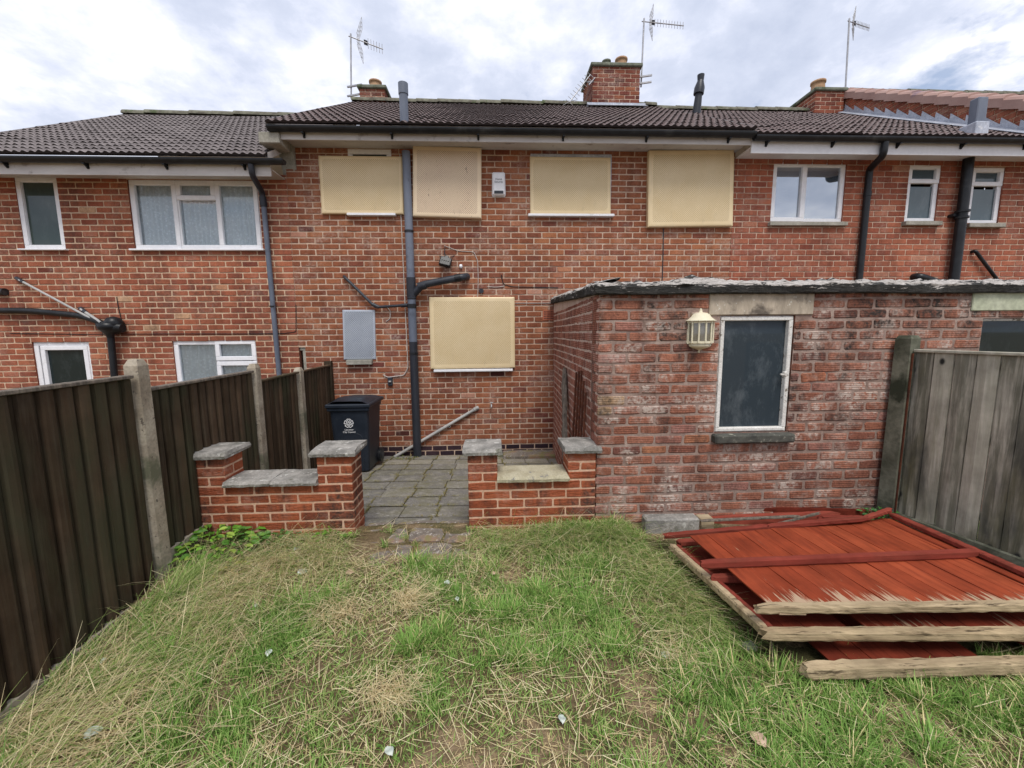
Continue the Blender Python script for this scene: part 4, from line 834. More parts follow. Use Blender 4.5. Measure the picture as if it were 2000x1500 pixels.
# ------------------------------------------------------------------ low garden walls
YW = 3.17
def lowwall(label, x0, x1, pl_, pr_, zc, zp, mats, base=-0.12, gz=0.0, dpt=0.235, left_round=False, ph=0.0):
    t = thing('low_brick_wall', label, 'garden wall', ((x0+x1)/2, YW, 0.0), 'low garden walls either side of the path')
    kw = dict(Lb=0.225, hb=0.075, jt=0.011, proud=0.003, mi=(0,1), jit=0.0018, z_ref=zp-0.075*12, thick=0.02, ext=(.003,.003), tone=lambda u,z: random.betavariate(4,4))
    def solid(a, b2, zb_, zt, y0, y1, nm):
        b = MB()
        bricks(b,(0,y0,0),(1,0,0),(0,-1,0),a,b2,zb_,zt,[],phase=x0,**kw); bricks(b,(0,y1,0),(1,0,0),(0,1,0),a,b2,zb_,zt,[],phase=x0,**kw)
        bricks(b,(a,y0,0),(0,1,0),(-1,0,0),0,y1-y0,zb_,zt,[],phase=.1125,**kw); bricks(b,(b2,y0,0),(0,1,0),(1,0,0),0,y1-y0,zb_,zt,[],phase=.1125,**kw)
        obj(nm, b, ['brick_low','mortar_low'], t)
    solid(x0, x1, base, zc, YW, YW+dpt, 'wall'); solid(pl_[0], pl_[1], zc, zp, YW, YW+dpt, 'pier'); solid(pr_[0], pr_[1], zc, zp, YW, YW+dpt, 'pier')
    def cop(a, b2, z, y0, y1, h, m, nm, dz=0.0):
        b = MB(); n = 26; vs = []; ring = []
        for i in range(n+1):
            x = a+(b2-a)*i/n
            pr = [(y0,z+.004),(y0-.004,z+h*.55),(y0+.012,z+h),(y0*.6+y1*.4,z+h+.006),(y1-.012,z+h),(y1,z+h*.5),(y1,z+.004)]
            for k,(yy,zz_) in enumerate(pr):
                e = 0.004+(.01 if i in (0,n) else 0); vs.append(Vector((x+random.uniform(-1,1)*e*.6, yy+.006*mn.noise(Vector((x*16,yy*9,k)))+random.gauss(0,.0015), zz_+dz*(x-a)/(b2-a)+.004*mn.noise(Vector((x*12,yy*12,3))))))
        K = 7; fs = [(i*K+k,(i+1)*K+k,(i+1)*K+(k+1)%K,i*K+(k+1)%K) for i in range(n) for k in range(K)]+[tuple(range(K-1,-1,-1)),tuple(n*K+k for k in range(K))]
        b.add(vs, fs); obj(nm, b, m, t)
    o = .04
    cop(pl_[0]-o, pl_[1]+o, zp, YW-o, YW+dpt+o+.03, .05, mats[0], 'pier_cap'); cop(pr_[0]-o, pr_[1]+o, zp, YW-o, YW+dpt+o+.03, .05, mats[1], 'pier_cap')
    mid = (pl_[1]+pr_[0])/2
    if mats[2] == 'concrete':
        cop(pl_[1]+.003, mid, zc, YW-.045, YW+dpt+.02, .045, mats[2], 'coping', dz=.003); cop(mid+.003, pr_[0]-.003, zc, YW-.045, YW+dpt+.02, .045, mats[2], 'coping')
    else: cop(pl_[1]+.003, pr_[0]-.003, zc, YW-.045, YW+dpt+.02, .05, mats[2], 'coping')
zpl = at(640,891,YW).z; zcl = zpl-.225+.0
xl = [at(382,980,YW).x, at(440,940,YW).x, at(622,940,YW).x, at(690,980,YW).x]
lowwall('low orange brick wall with grey copings by the dark fence', xl[0], xl[3], (xl[0],xl[1]+.0), (xl[2],xl[3]), round((zcl-zpl)/.075)*.075+zpl, zpl, ('concrete','concrete','concrete'))
xr = [at(916,980,YW).x, at(971,940,YW).x, at(1110,940,YW).x, XS0-.012]
lowwall('low orange brick wall with a sandy coping joined to the outhouse', xr[0], xr[3], (xr[0],xr[1]), (xr[2],xr[3]), at(940,888,YW).z-.225, at(940,888,YW).z, ('concrete','concrete','concrete_pale'))

# ------------------------------------------------------------------ ground
def vnoise(x, y, s, seed):
    x = np.asarray(x)*s+seed*13.7; y = np.asarray(y)*s+seed*7.3; xi = np.floor(x).astype(int); yi = np.floor(y).astype(int); fx = x-xi; fy = y-yi
    fx = fx*fx*(3-2*fx); fy = fy*fy*(3-2*fy)
    def h(a, b): n = (a*374761393+b*668265263+seed*982451653) & 0x7fffffff; n = ((n ^ (n >> 13))*1274126177) & 0x7fffffff; return ((n ^ (n >> 16)) & 0xffff)/65535.0
    return (h(xi,yi)*(1-fx)+h(xi+1,yi)*fx)*(1-fy)+(h(xi,yi+1)*(1-fx)+h(xi+1,yi+1)*fx)*fy
def fbm(x, y, s, seed, o=3): return sum(vnoise(x,y,s*2**k,seed+k)*.5**k for k in range(o))/sum(.5**k for k in range(o))
def gz_lawn(x, y):
    x = np.asarray(x,float); y = np.asarray(y,float)
    z = 0.015-0.065*np.clip(3.1-y,0,3)-0.05*np.clip(-(x+0.6)/1.6,0,1)*np.clip((3.0-y)/1.3,0,1)
    z = z+0.03*np.exp(-(((x-.9)/.5)**2+((y-3.1)/.25)**2)); return z+0.05*(fbm(x,y,1.6,3)-.5)+0.022*(fbm(x,y,7,9)-.5)
def gz_patio(x, y): return -0.02-0.27*np.clip((np.asarray(y,float)-3.2)/3.0,-.1,1.05)-.012*(np.asarray(x,float)+1)
def grid(name, xs, ys, zf, mat, kind='structure'):
    X, Y = np.meshgrid(xs, ys); Zz = zf(X, Y); b = MB(); b.add(np.stack([X.ravel(),Y.ravel(),Zz.ravel()],1).tolist(), [(j*len(xs)+i, j*len(xs)+i+1, (j+1)*len(xs)+i+1, (j+1)*len(xs)+i) for j in range(len(ys)-1) for i in range(len(xs)-1)], 0, None, True)
    return tag(obj(name, b, mat), kind=kind)
b = MB(); b.add([Vector((-400,-400,-1.2)),Vector((400,-400,-1.2)),Vector((400,400,-1.2)),Vector((-400,400,-1.2))],[(0,1,2,3)]); tag(obj('ground', b, 'soil'), kind='structure')
lawn_ob = grid('lawn', np.linspace(-2.75,5.2,320), np.linspace(-1,3.42,240), lambda X,Y: gz_lawn(X,Y)-.6*np.clip((Y-3.3)/.1,0,1), 'soil')
grid('lawn', np.linspace(-2.75,5.2,40), np.linspace(-4,-1,20), lambda X,Y: gz_lawn(X,Y)-.01, 'soil')
grid('lawn', np.linspace(-9,-2.2,30), np.linspace(-4,6.4,30), lambda X,Y: -.3+.05*fbm(X,Y,1,4), 'soil')
# patio slabs
b = MB(); b.add([Vector((-2.6,3.1,-.09)),Vector((1.0,3.1,-.09)),Vector((1.0,6.35,-.37)),Vector((-2.6,6.35,-.37))],[(0,1,2,3)],1)
ry = [3.34,3.60,3.90,4.20,4.50,4.80,5.10,5.40,5.70,6.0,6.30]
for j in range(len(ry)-1):
    x = -2.62+(.03 if j % 2 else 0); 
    while x < 1.0:
        wd = 0.34; xa, xb = x+.004, min(x+wd-.004, 1.0); ya, yb = ry[j]+.004, ry[j+1]-.004; t = random.random()*.7+(.3 if j >= 7 else 0); tz = random.gauss(0,.0025)
        z = lambda xx, yy: float(gz_patio(xx,yy))+tz
        if xb-xa > .05:
            n = 6; vs=[]
            for jj in range(n+1):
                for ii in range(n+1):
                    xx = xa+(xb-xa)*ii/n; yy = ya+(yb-ya)*jj/n; e = (.006 if ii in (0,n) or jj in (0,n) else 0); vs.append(Vector((xx,yy,z(xx,yy)-e+.003*mn.noise(Vector((xx*9,yy*9,0))))))
            fs = [(jj*(n+1)+ii,jj*(n+1)+ii+1,(jj+1)*(n+1)+ii+1,(jj+1)*(n+1)+ii) for jj in range(n) for ii in range(n)]
            b.add(vs, fs, 0, (t,0,0), True)
        x += wd
tag(obj('patio', b, ['patio','soil']), kind='structure')
b = MB(); b.box(0.12,1.0,5.98,6.28,-.33,-.24,0,None,.012); tag(obj('doorstep', b, 'step', loc=(.5,6.1,-.3)), 'low concrete step along the foot of the brick wall by the outhouse', 'step')
# threshold of broken slabs between the piers
stp = [(-1.10,-.70,2.98,3.22,.012),(-.69,-.42,3.0,3.2,.02),(-.41,-.20,2.98,3.22,.01),(-.92,-.62,2.74,2.97,.0),(-.60,-.33,2.72,2.98,.006),(-1.12,-.94,2.80,2.96,-.012),(-.32,-.2,2.76,2.96,-.01),(-1.08,-.84,3.23,3.36,.0),(-.83,-.5,3.24,3.35,.008),(-.49,-.22,3.23,3.36,.0)]
for i,(x0,x1,y0,y1,z) in enumerate(stp):
    b = MB(); n=8; cx,cy=(x0+x1)/2,(y0+y1)/2; ring=[]
    for k in range(14):
        th=2*math.pi*k/14; e=.82; dx=math.copysign(abs(math.cos(th))**.35,math.cos(th)); dy=math.copysign(abs(math.sin(th))**.35,math.sin(th)); j=1+random.uniform(-.07,.05)
        ring.append((cx+dx*(x1-x0)/2*j, cy+dy*(y1-y0)/2*j))
    tl = random.uniform(-.02,.02); vs=[Vector((x,y,z-.08)) for x,y in ring]+[Vector((x,y,z+tl*(x-cx)*3)) for x,y in ring]+[Vector((cx+(x-cx)*.93,cy+(y-cy)*.93,z+.008+tl*(x-cx)*3)) for x,y in ring]
    b.add(vs,[(k,(k+1)%14,14+(k+1)%14,14+k) for k in range(14)]+[(14+k,14+(k+1)%14,28+(k+1)%14,28+k) for k in range(14)]+[tuple(range(28,42))])
    lab = ['broken paving stone against the left pier foot','broken paving stone in the middle of the back row of the path threshold','broken paving stone against the right pier foot','front paving stone left of the mossy crack','front paving stone right of the mossy crack','small reddish chip at the left front corner of the threshold','small chip at the right front corner of the threshold','thin brick edging left of centre under the moss','thin brick edging in the centre under the moss','thin brick edging right of centre under the moss'][i]
    tag(obj('paving_stone', b, 'step', loc=(cx,cy,z)), lab, 'paving stone', 'broken stones of the path threshold')

# ------------------------------------------------------------------ fences
def fence_left():
    t = thing('wooden_fence', 'dark brown closeboard fence with pale concrete posts stepping down to the house', 'fence', (-2.35, 3.5, 0))
    P = lambda y: Vector((-2.30-0.0507*(y-2.75), y, 0)); Pn = Vector((1,.0507,0)).normalized(); ud = Vector((-.0507,1,0)).normalized()
    segs = [(-.5,.72,1.42,-.2),(.8,2.66,1.36,-.12),(2.79,4.07,1.262,.12),(4.19,5.10,1.152,-.12),(5.22,6.22,1.152,-.2)]
    for i,(y0,y1,zt,zb) in enumerate(segs):
        b = MB(); y = y0; z0 = zb+(.06 if i < 2 else .0)
        b.obox((P(y0)+P(y1))/2+Vector((0,0,(z0+zt-.03)/2))-Pn*.006, ud, Pn, Vector((0,0,1)), (y1-y0)/2, .005, (zt-.03-z0)/2, 0, (.1,0,0))
        while y < y1-.02:
            wd = min(.074+random.uniform(-.004,.006), y1-y); tz = random.uniform(-.008,.003); t_ = (random.random()**1.1, random.random()*.3, 0); cup = random.gauss(0,.002); tw = random.gauss(0,.004)
            nz = 8; vs = []
            for j in range(nz+1):
                z = z0+(zt-.03-z0)*j/nz+(tz if j == 0 else 0); wv = .003*mn.noise(Vector((y*5,z*2,i)))+tw*(j/nz-.5); sh_ = .003*mn.noise(Vector((y*9,z*1.5,i+7)))
                for (a_, n_) in ((0,.001),(.004,.017),(.012,.021+cup),(wd*.55,.0235+cup),(wd-.012,.021),(wd-.004,.016),(wd,.001)): 
                    p = P(y+sh_)+ud*a_+Pn*(n_+wv*(n_>.01)); vs.append(Vector((p.x,p.y,z)))
            b.add(vs, [(j*7+k_,j*7+k_+1,(j+1)*7+k_+1,(j+1)*7+k_) for j in range(nz) for k_ in range(6)]+[tuple(range(7)),tuple(nz*7+m for m in range(7))], 0, t_)
            y += .1
        for zz_ in (zb+.25,(zb+zt)/2,zt-.25): b.bar(P(y0)-Pn*.03+Vector((0,0,zz_)), P(y1)-Pn*.03+Vector((0,0,zz_)), .04, .05)
        obj('fence_panel', b, 'fence_dark', t)
        c = MB(); c.bar(P(y0)+Pn*.01+Vector((0,0,zt-.015)), P(y1)+Pn*.01+Vector((0,0,zt-.015)), .055, .022, bev=.004, col=(.9,.6,0)); obj('capping_rail', c, 'oldwood' if i < 3 else 'fence_dark', t)
        g = MB(); g.bar(P(y0)+Pn*.0+Vector((0,0,z0-.1)), P(y1)+Pn*.0+Vector((0,0,z0-.1)), .05, .2, bev=.006); obj('gravel_board', g, 'post', t)
    for (y, zt) in ((.76,1.5),(2.725,1.45),(4.13,1.318),(5.16,1.195)):
        b = MB(); c = P(y); ring = [(-.05,-.045),(.036,-.045),(.036,.045),(-.05,.045)]; vs = []
        for z, s_ in ((-.3,1.06),(0.0,1.03),(.5,1.0),(zt-.04,.98),(zt,.6)):
            for a, b2 in ring: vs.append(c+Pn*(a*s_+.012)+ud*(b2*s_)+Vector((0,0,z+(.02 if s_<.7 else 0)*0)))
        b.add(vs, [(j*4+k,j*4+(k+1)%4,(j+1)*4+(k+1)%4,(j+1)*4+k) for j in range(4) for k in range(4)]+[(16,17,18,19)])
        obj('concrete_post', b, 'post', t)
    b = MB(); b.box(-2.53,-2.43,6.21,6.28,-.2,1.2,0,(.2,0,0)); obj('wall_batten', b, 'fence_dark', t)
fence_left()
def fence_right():
    t = thing('wooden_fence', 'weathered grey board fence with an algae stained concrete post at the outhouse', 'fence', (3.3, 2.7, 0))
    A0 = Vector((3.245,3.10,0)); B0 = Vector((3.62,1.2,0)); ud = (B0-A0).normalized(); Pn = Vector((-ud.y, ud.x, 0)); 
    if Pn.x > 0: Pn = -Pn
    zt = at(1890,688,2.75).z+.0; zb = .13; s_ = .075; k = 0
    b = MB()
    while s_ < 2.6:
        wd = .118; q0 = A0+ud*s_; jt = .004*(k%2); t_ = (random.random(), random.random()*.35, 0); ring = [(0.006,.0),(.03,.0),(.112,.0),(.112,-.016),(.006,-.016)]; nz = 8; vs=[]
        cup = random.gauss(0,.002)
        for j in range(nz+1):
            z = zb+(zt-.012-zb)*j/nz; wv = .003*mn.noise(Vector((s_*4,z*1.7,5)))
            for (a, n_) in [(0.0,.0),(.055,.004+cup),(.112,.0),(.112,-.018),(.0,-.018)]: vs.append(q0+ud*a+Pn*(n_+wv+jt)+Vector((0,0,z+(random.uniform(-.008,.004) if j==0 and a in(0,.055,.112) else 0))))
        b.add(vs, [(j*5+k_,j*5+(k_+1)%5,(j+1)*5+(k_+1)%5,(j+1)*5+k_) for j in range(nz) for k_ in range(5)]+[(4,3,2,1,0),tuple(nz*5+m for m in range(5))], 0, t_)
        s_ += wd+.002; k += 1
    for zz_ in (.3,.85,1.35): b.bar(A0+ud*.05-Pn*.04+Vector((0,0,zz_)), A0+ud*2.6-Pn*.04+Vector((0,0,zz_)), .04,.05)
    obj('fence_panel', b, 'fence_grey', t)
    c = MB(); c.bar(A0+ud*.07+Vector((0,0,zt)), A0+ud*2.6+Vector((0,0,zt)), .05,.022,bev=.004,col=(1,.8,0)); obj('capping_rail', c, 'fence_grey', t)
    g = MB(); g.bar(A0+ud*.05-Pn*.0+Vector((0,0,zb-.12)), A0+ud*2.6+Vector((0,0,zb-.12)), .05,.24,bev=.006); obj('gravel_board', g, 'post_green', t)
    zt2 = at(1760,655,3.08).z; b = MB(); c = A0+ud*.01; vs=[]
    for z, s2_ in ((-.3,1.08),(.1,1.04),(.8,1),(zt2-.025,.98),(zt2,.72)):
        for a, b2 in ((-1,-1),(1,-1),(1,1),(-1,1)): vs.append(c+Pn*(a*.052*s2_)+ud*(b2*.055*s2_)+Vector((0,0,z)))
    b.add(vs, [(j*4+k,j*4+(k+1)%4,(j+1)*4+(k+1)%4,(j+1)*4+k) for j in range(4) for k in range(4)]+[(16,17,18,19)]); obj('concrete_post', b, 'post_green', t)
    b = MB(); b.bar(c+ud*.062+Pn*.03+Vector((0,0,.05)), c+ud*.062+Pn*.03+Vector((0,0,zt-.02)), .009,.012,up=Vector((0,1,0)),col=(.5,0,0)); obj('post_strip', b, 'rust', t)
fence_right()

# ------------------------------------------------------------------ wheelie bin
def wheelie():
    gzb = -.205; t = thing('wheelie_bin', 'dark grey wheelie bin with a white flower emblem standing against the house', 'bin', (-1.8,5.55,gzb))
    cx, yf = -1.855, 5.2; wt, wb, dt, db = .50, .41, .62, .48; h = .865; zb = gzb+.03; b = MB(); vs = []
    for z, w_, dd in ((0,wb,db),(.25,wb+.03,db+.05),(h*.92,wt-.015,dt-.02),(h*.92,wt+.01,dt+.0),(h,wt+.01,dt)):
        r = .04
        y0 = yf+(.05*(1-z/h)); y1 = y0+dd
        for (sx_,sy_) in ((-1,0),(1,0),(1,1),(-1,1)):
            X = cx+sx_*w_/2; Y = y1 if sy_ else y0
            if (sx_,sy_) in ((-1,0),): pts = [(X,Y+r),(X+r*.3,Y+r*.3),(X+r,Y)]
            elif (sx_,sy_)==(1,0): pts = [(X-r,Y),(X-r*.3,Y+r*.3),(X,Y+r)]
            elif (sx_,sy_)==(1,1): pts = [(X,Y-r),(X-r*.3,Y-r*.3),(X-r,Y)]
            else: pts = [(X+r,Y),(X+r*.3,Y-r*.3),(X,Y-r)]
            vs += [Vector((a,b2,zb+z)) for a,b2 in pts]
    b.add(vs, [(j*12+k,j*12+(k+1)%12,(j+1)*12+(k+1)%12,(j+1)*12+k) for j in range(4) for k in range(12)]+[tuple(range(11,-1,-1))])
    # embossed arch on the front
    zr = zb+.42; arc = [Vector((cx+.02+.13*math.cos(th), yf+.026, zr+.09*max(0,math.sin(th))**.6)) for th in [math.pi*k/12 for k in range(13)]]; b.tube([Vector((arc[0].x,yf+.045,zb+.02))]+arc+[Vector((arc[-1].x,yf+.045,zb+.02))], .007, 6)
    obj('body', b, 'bin', t)
    zl = zb+h; l = MB(); l.box(cx-wt/2-.03,cx+wt/2+.03,yf-.035,yf+dt+.03,zl-.02,zl+.03,0,None,.012); l.box(cx-wt/2-.012,cx+wt/2+.012,yf-.02,yf+.02,zl-.06,zl-.02,0,None,.008)
    vs=[]
    for k in range(11):
        s_ = k/10; y = yf-.01+(dt)*s_; hh = .035+.055*math.sin(math.pi*min(1,s_*1.15+.1))**.7 if s_<.87 else .05
        for xx, f_ in ((-wt/2-.0,0),(-wt/2+.06,.8),(-wt/2+.12,1),(wt/2-.12,1),(wt/2-.06,.8),(wt/2,0)): vs.append(Vector((cx+xx,y,zl+.026+(hh-.02)*f_)))
    l.add(vs,[(j*6+k,j*6+k+1,(j+1)*6+k+1,(j+1)*6+k) for j in range(10) for k in range(5)],0,None,True); obj('lid', l, 'bin', t)
    l = MB(); l.tube([Vector((cx-wt/2+.02,yf+dt+.06,zl+.01)),Vector((cx+wt/2+.0,yf+dt+.06,zl+.01))],.016,8); obj('handle', l, 'bin', t)
    for sx_ in (-1,1):
        wv = MB(); c = Vector((cx+sx_*(wb/2+.02), yf+db+.06, gzb+.1)); wv.tube([c-Vector((.025,0,0)), c+Vector((.025,0,0))], .1, 20); wh = obj('wheel', wv, 'black', t)
        wv = MB(); wv.tube([c+Vector((sx_*.026,0,0)),c+Vector((sx_*.03,0,0))],.05,14); obj('hub', wv, 'darkpipe', wh)
    # flower emblem: five outlined petals round a ring
    ez = at(681,827,yf).z; ex = at(681,827,yf).x; e = MB(); y_ = yf+.003
    def loop(pts, w_):
        n = len(pts); c = sum((Vector(p) for p in pts), Vector((0,0,0)))/n
        o_ = [Vector(p) for p in pts]; i_ = [c+(p-c)*(1-w_/((p-c).length)) for p in o_]; fr = [p for p in o_]+[p for p in i_]
        e.add(fr+[p+Vector((0,.004,0)) for p in fr], [(k,(k+1)%n,n+(k+1)%n,n+k) for k in range(n)]+[(2*n+k,2*n+(k+1)%n,(k+1)%n,k) for k in range(n)])
    for k in range(5):
        th = math.pi/2+2*math.pi*k/5; pts=[]
        for (rr, da) in ((.022,-.3),(.04,-.52),(.056,-.5),(.062,-.25),(.056,0),(.062,.25),(.056,.5),(.04,.52),(.022,.3)): pts.append((ex+rr*math.cos(th+da), y_, ez+rr*math.sin(th+da)))
        loop(pts, .009)
    loop([(ex+.016*math.cos(2*math.pi*k/14), y_, ez+.016*math.sin(2*math.pi*k/14)) for k in range(14)], .007)
    obj('emblem', e, 'white', t)
    text('Leicester\nCity Council', .031, (ex, yf+.001, ez-.098), 'white', t)
wheelie()

# ------------------------------------------------------------------ things leaning on the outhouse side
def sideX(y): return XS0+(0.92-XS0)*(y-YS)/(H-YS)
def gat(px, py, off, Y0=3.3, Y1=6.3):                   # photo point on a plane parallel to the side wall, off metres in front of it
    d_ = ray(px,py); a = (0.92-XS0)/(H-YS); t_ = (XS0-a*YS-off)/(d_[0]-a*d_[1]); return Vector((d_[0]*t_, d_[1]*t_, CZ+d_[2]*t_))
tops = [(1126,727),(1131,725),(1136,724),(1140,744),(1144,766)]; bots = [(1116,905),(1121,910),(1126,915),(1131,920),(1136,925)]
for i,(a,b2) in enumerate(zip(tops,bots)):
    p, q = gat(*a,.025), gat(*b2,.07); q = p+(q-p)*1.0; dd_=(q-p).normalized(); L_ = (p.z+.12)/(-dd_.z); q = p+dd_*L_
    b = MB(); b.tube([p,q],.011,7); tag(obj('rusty_rod', b, 'rust', loc=q), ['first rusty rod from the left, leaning on the ribbed side wall','second rusty rod from the left, leaning on the ribbed side wall','third and tallest rusty rod of the five on the ribbed side wall','fourth rusty rod from the left, shorter than its neighbour','shortest rusty rod, nearest the outhouse corner'][i], 'rod', 'rusty rods leaning on the outhouse')
p, q = gat(1102,722,.03), gat(1104,900,.08); b = MB(); dd_=(q-p).normalized(); q = p+dd_*((p.z+.22)/(-dd_.z)); b.bar(q,p,.1,.05,up=Vector((1,0,0)),rough=.012,seg=16); tag(obj('old_plank', b, 'oldwood', loc=q), 'splintered grey plank leaning upright on the outhouse side wall', 'plank')

# ------------------------------------------------------------------ fallen red panels and planks
def flatpanel(name, label, BLp, BRp, FLp, FRp, z, slats, matb, battens, tilt=0.0, lap=True, thick=.012, gap=None, wearfront=.9):
    # boards run from back to front
    BLp, BRp, FLp, FRp = Vector(BLp), Vector(BRp), Vector(FLp), Vector(FRp); ux = (BRp-BLp); uy = (FLp-BLp); W_ = ux.length; n = max(1,int(W_/slats)); up = ux.cross(uy).normalized()
    if up.z < 0: up = -up
    t = thing(name, label, 'fence panel', (BLp+FLp+ux)/2+Vector((0,0,-.03)), 'red fence panels lying in a stack'); b = MB(); ndv = 14; bs = [b]
    for i in range(n):
        if gap and i in gap:
            if len(gap) > 1 and len(bs) == 1: b = MB(); bs.append(b)
            continue
        a0, a1 = i/n, (i+1)/n+(.004 if not lap else .09/n*1.2); vs=[]; cs=[]; tn = random.random(); wr = random.uniform(.0,.42); ex_ = random.uniform(-.01,.012); lift = .0
        for j in range(ndv+1):
            s_ = j/ndv; y_ = s_*(1+ex_ if j==ndv else 1)
            p0 = (BLp*(1-a0)+BRp*a0)*(1-y_)+(FLp*(1-a0)+FRp*a0)*y_; a1_ = min(a1,1.01); p1 = (BLp*(1-a1_)+BRp*a1_)*(1-y_)+(FLp*(1-a1_)+FRp*a1_)*y_; wv = .004*mn.noise(Vector((i*2.3,s_*3,z)))
            w_ = wr+wearfront*max(0,(s_-.62)/.38)**2.2
            vs += [p0+up*(.0035+wv), p1+up*(.0+wv+.0005), p1-up*(.010-wv), p0-up*(.004-wv)]; cs += [(tn,w_,0)]*4
        b.add(vs, [(j*4+k,j*4+(k+1)%4,(j+1)*4+(k+1)%4,(j+1)*4+k) for j in range(ndv) for k in range(4)]+[(3,2,1,0),tuple(ndv*4+m for m in range(4))], 0, cols=cs)
    for b in bs: obj('boards', b, matb, t)
    for (p, q, w_, h_, m, rg) in battens:
        c = MB(); c.bar(p, q, w_, h_, rough=rg*(.85 if m=='pale_batten' else 1), seg=34 if rg else 1, bev=.004, col=(random.random(), .35 if m!='pale_batten' else .56, 0)); obj('batten', c, m, t)
    return t
Vv = Vector
zA = .215
aBL, aBR, aFL = atz(1347,1047,zA), atz(1738,1013,zA), atz(1521,1198,zA); aBR2 = aBL+(aBR-aBL)*1.0; dxr = aBR-aBL
ml, mr = atz(1372,1102,zA+.03), atz(1910,1080,zA+.03)
fl_, fr_ = atz(1481,1188,zA+.02), atz(2120,1182,zA+.02)
flatpanel('fence_panel', 'topmost red painted panel of the stack with a pale front batten', aBL, aBR, aFL, atz(2120,1180,zA), zA, .118, 'red_boards',
  [(ml, mr, .035,.05,'red_batten',.0015), (fl_, fr_, .038,.044,'pale_batten',.006), (aBR+Vv((.03,.02,.02)), atz(2050,1140,zA+.03), .05,.035,'red_batten',.002),(aBR-Vv((.06,.0,-.0)), atz(2010,1140,zA+.012), .05,.012,'red_boards',0)])
zB = .12
bBL, bFL = atz(1312,1068,zB), atz(1500,1238,zB); bBR = bBL+Vv((1.83,.12,0))
flatpanel('fence_panel', 'second red panel of the stack, sticking out to the left under the topmost', bBL+Vv((.03,0,-.015)), bBR, bFL+Vv((.03,0,-.015)), atz(2100,1232,zB-.01), zB, .118, 'red_dark',
  [(atz(1490,1238,zB+.005), atz(2100,1238,zB+.005), .045,.055,'pale_batten',.005), (bBL+Vv((0,.01,.0)), bFL+Vv((0,.01,0)), .04,.05,'pale_batten',.003), (bBL+Vv((.03,.0,.01)), bFL+Vv((.03,0,.01)), .03,.03,'red_batten',.002), (bBL+Vv((.06,.03,.01)), bBL+Vv((.35,.04,.015)), .04,.045,'red_batten',.002), (atz(1392,1130,zB+.03), atz(1470,1128,zB+.03), .035,.05,'red_batten',.002)], wearfront=.5, gap=(4,))
zC = .02
cBL, cFL = atz(1500,1180,zC-.03), atz(1625,1296,zC-.03); cBR = cBL+Vv((1.5,-.02,0))
flatpanel('fence_panel', 'bottom red panel of the stack with missing boards, lowest on the grass', cBL, cBR, cFL, cFL+Vv((1.5,-.02,0)), zC, .105, 'red_dark',
  [(atz(1567,1310,zC-.02), atz(2120,1296,zC-.02), .05,.075,'pale_batten',.005)], wearfront=.15, gap=(7,8,9), lap=False)
def loose(px, zs, w_, h_, m, label, rg=.003, name='loose_board', up=Vector((0,0,1))):
    pts = [atz(x,y,z) for (x,y),z in zip(px, zs)]; b = MB()
    for a, c in zip(pts[:-1], pts[1:]): b.bar(a, c, w_, h_, rough=rg, seg=18, up=up, col=(random.random(), .3, 0))
    return tag(obj(name, b, m, loc=pts[0]), label, 'board', 'loose boards behind the panel stack')
loose([(1297,1047),(1500,1029),(1690,1012)], [.12,.22,.26], .04,.035,'red_batten','long red batten lying along the back edge of the panel stack')
loose([(1600,1010),(1690,1012),(1738,996)], [.24,.25,.3], .035,.03,'red_batten','short dark broken stick poking up at the back corner by the post')
loose([(1395,996),(1695,1002)], [.1,.1], .02,.07,'red_dark','dark red board standing on edge against the outhouse wall', up=Vector((0,0,1)))
loose([(1376,1020),(1640,1010)], [.02,.1], .05,.1,'red_batten','red plank with a pale cut end beside the concrete block')
b = MB(); p = atz(1390,1020,.04); b.obox(p+Vv((-.07,-.02,.0)), Vv((1,0,0)),Vv((0,1,0)),Vv((0,0,1)), .055,.05,.06,0,(.8,.4,0),.006); tag(obj('wood_offcut', b, 'pale_batten', loc=p), 'pale sawn end of timber right of the concrete block', 'offcut')
loose([(1480,1034),(1600,1002)], [.14,.2], .012,.02,'oldwood','thin grey splinter slanting across the loose boards', rg=.002)
loose([(1370,1017),(1560,1008)], [.12,.13], .03,.015,'oldwood','grey lath lying on the plank near the block', rg=.002)
b = MB(); p0, p1 = atz(1250,1033,-.0), atz(1350,1037,-.0); cc_ = Vv(((p0.x+p1.x)/2+.02, 3.06, .06)); b.obox(cc_, Vv((1,-.03,0)).normalized(), Vv((.03,1,0)).normalized(), Vv((0,0,1)), .215,.055,.075,0,None,.012); tag(obj('concrete_block', b, 'concrete', loc=cc_), 'dark concrete block on the grass at the foot of the outhouse wall', 'block')

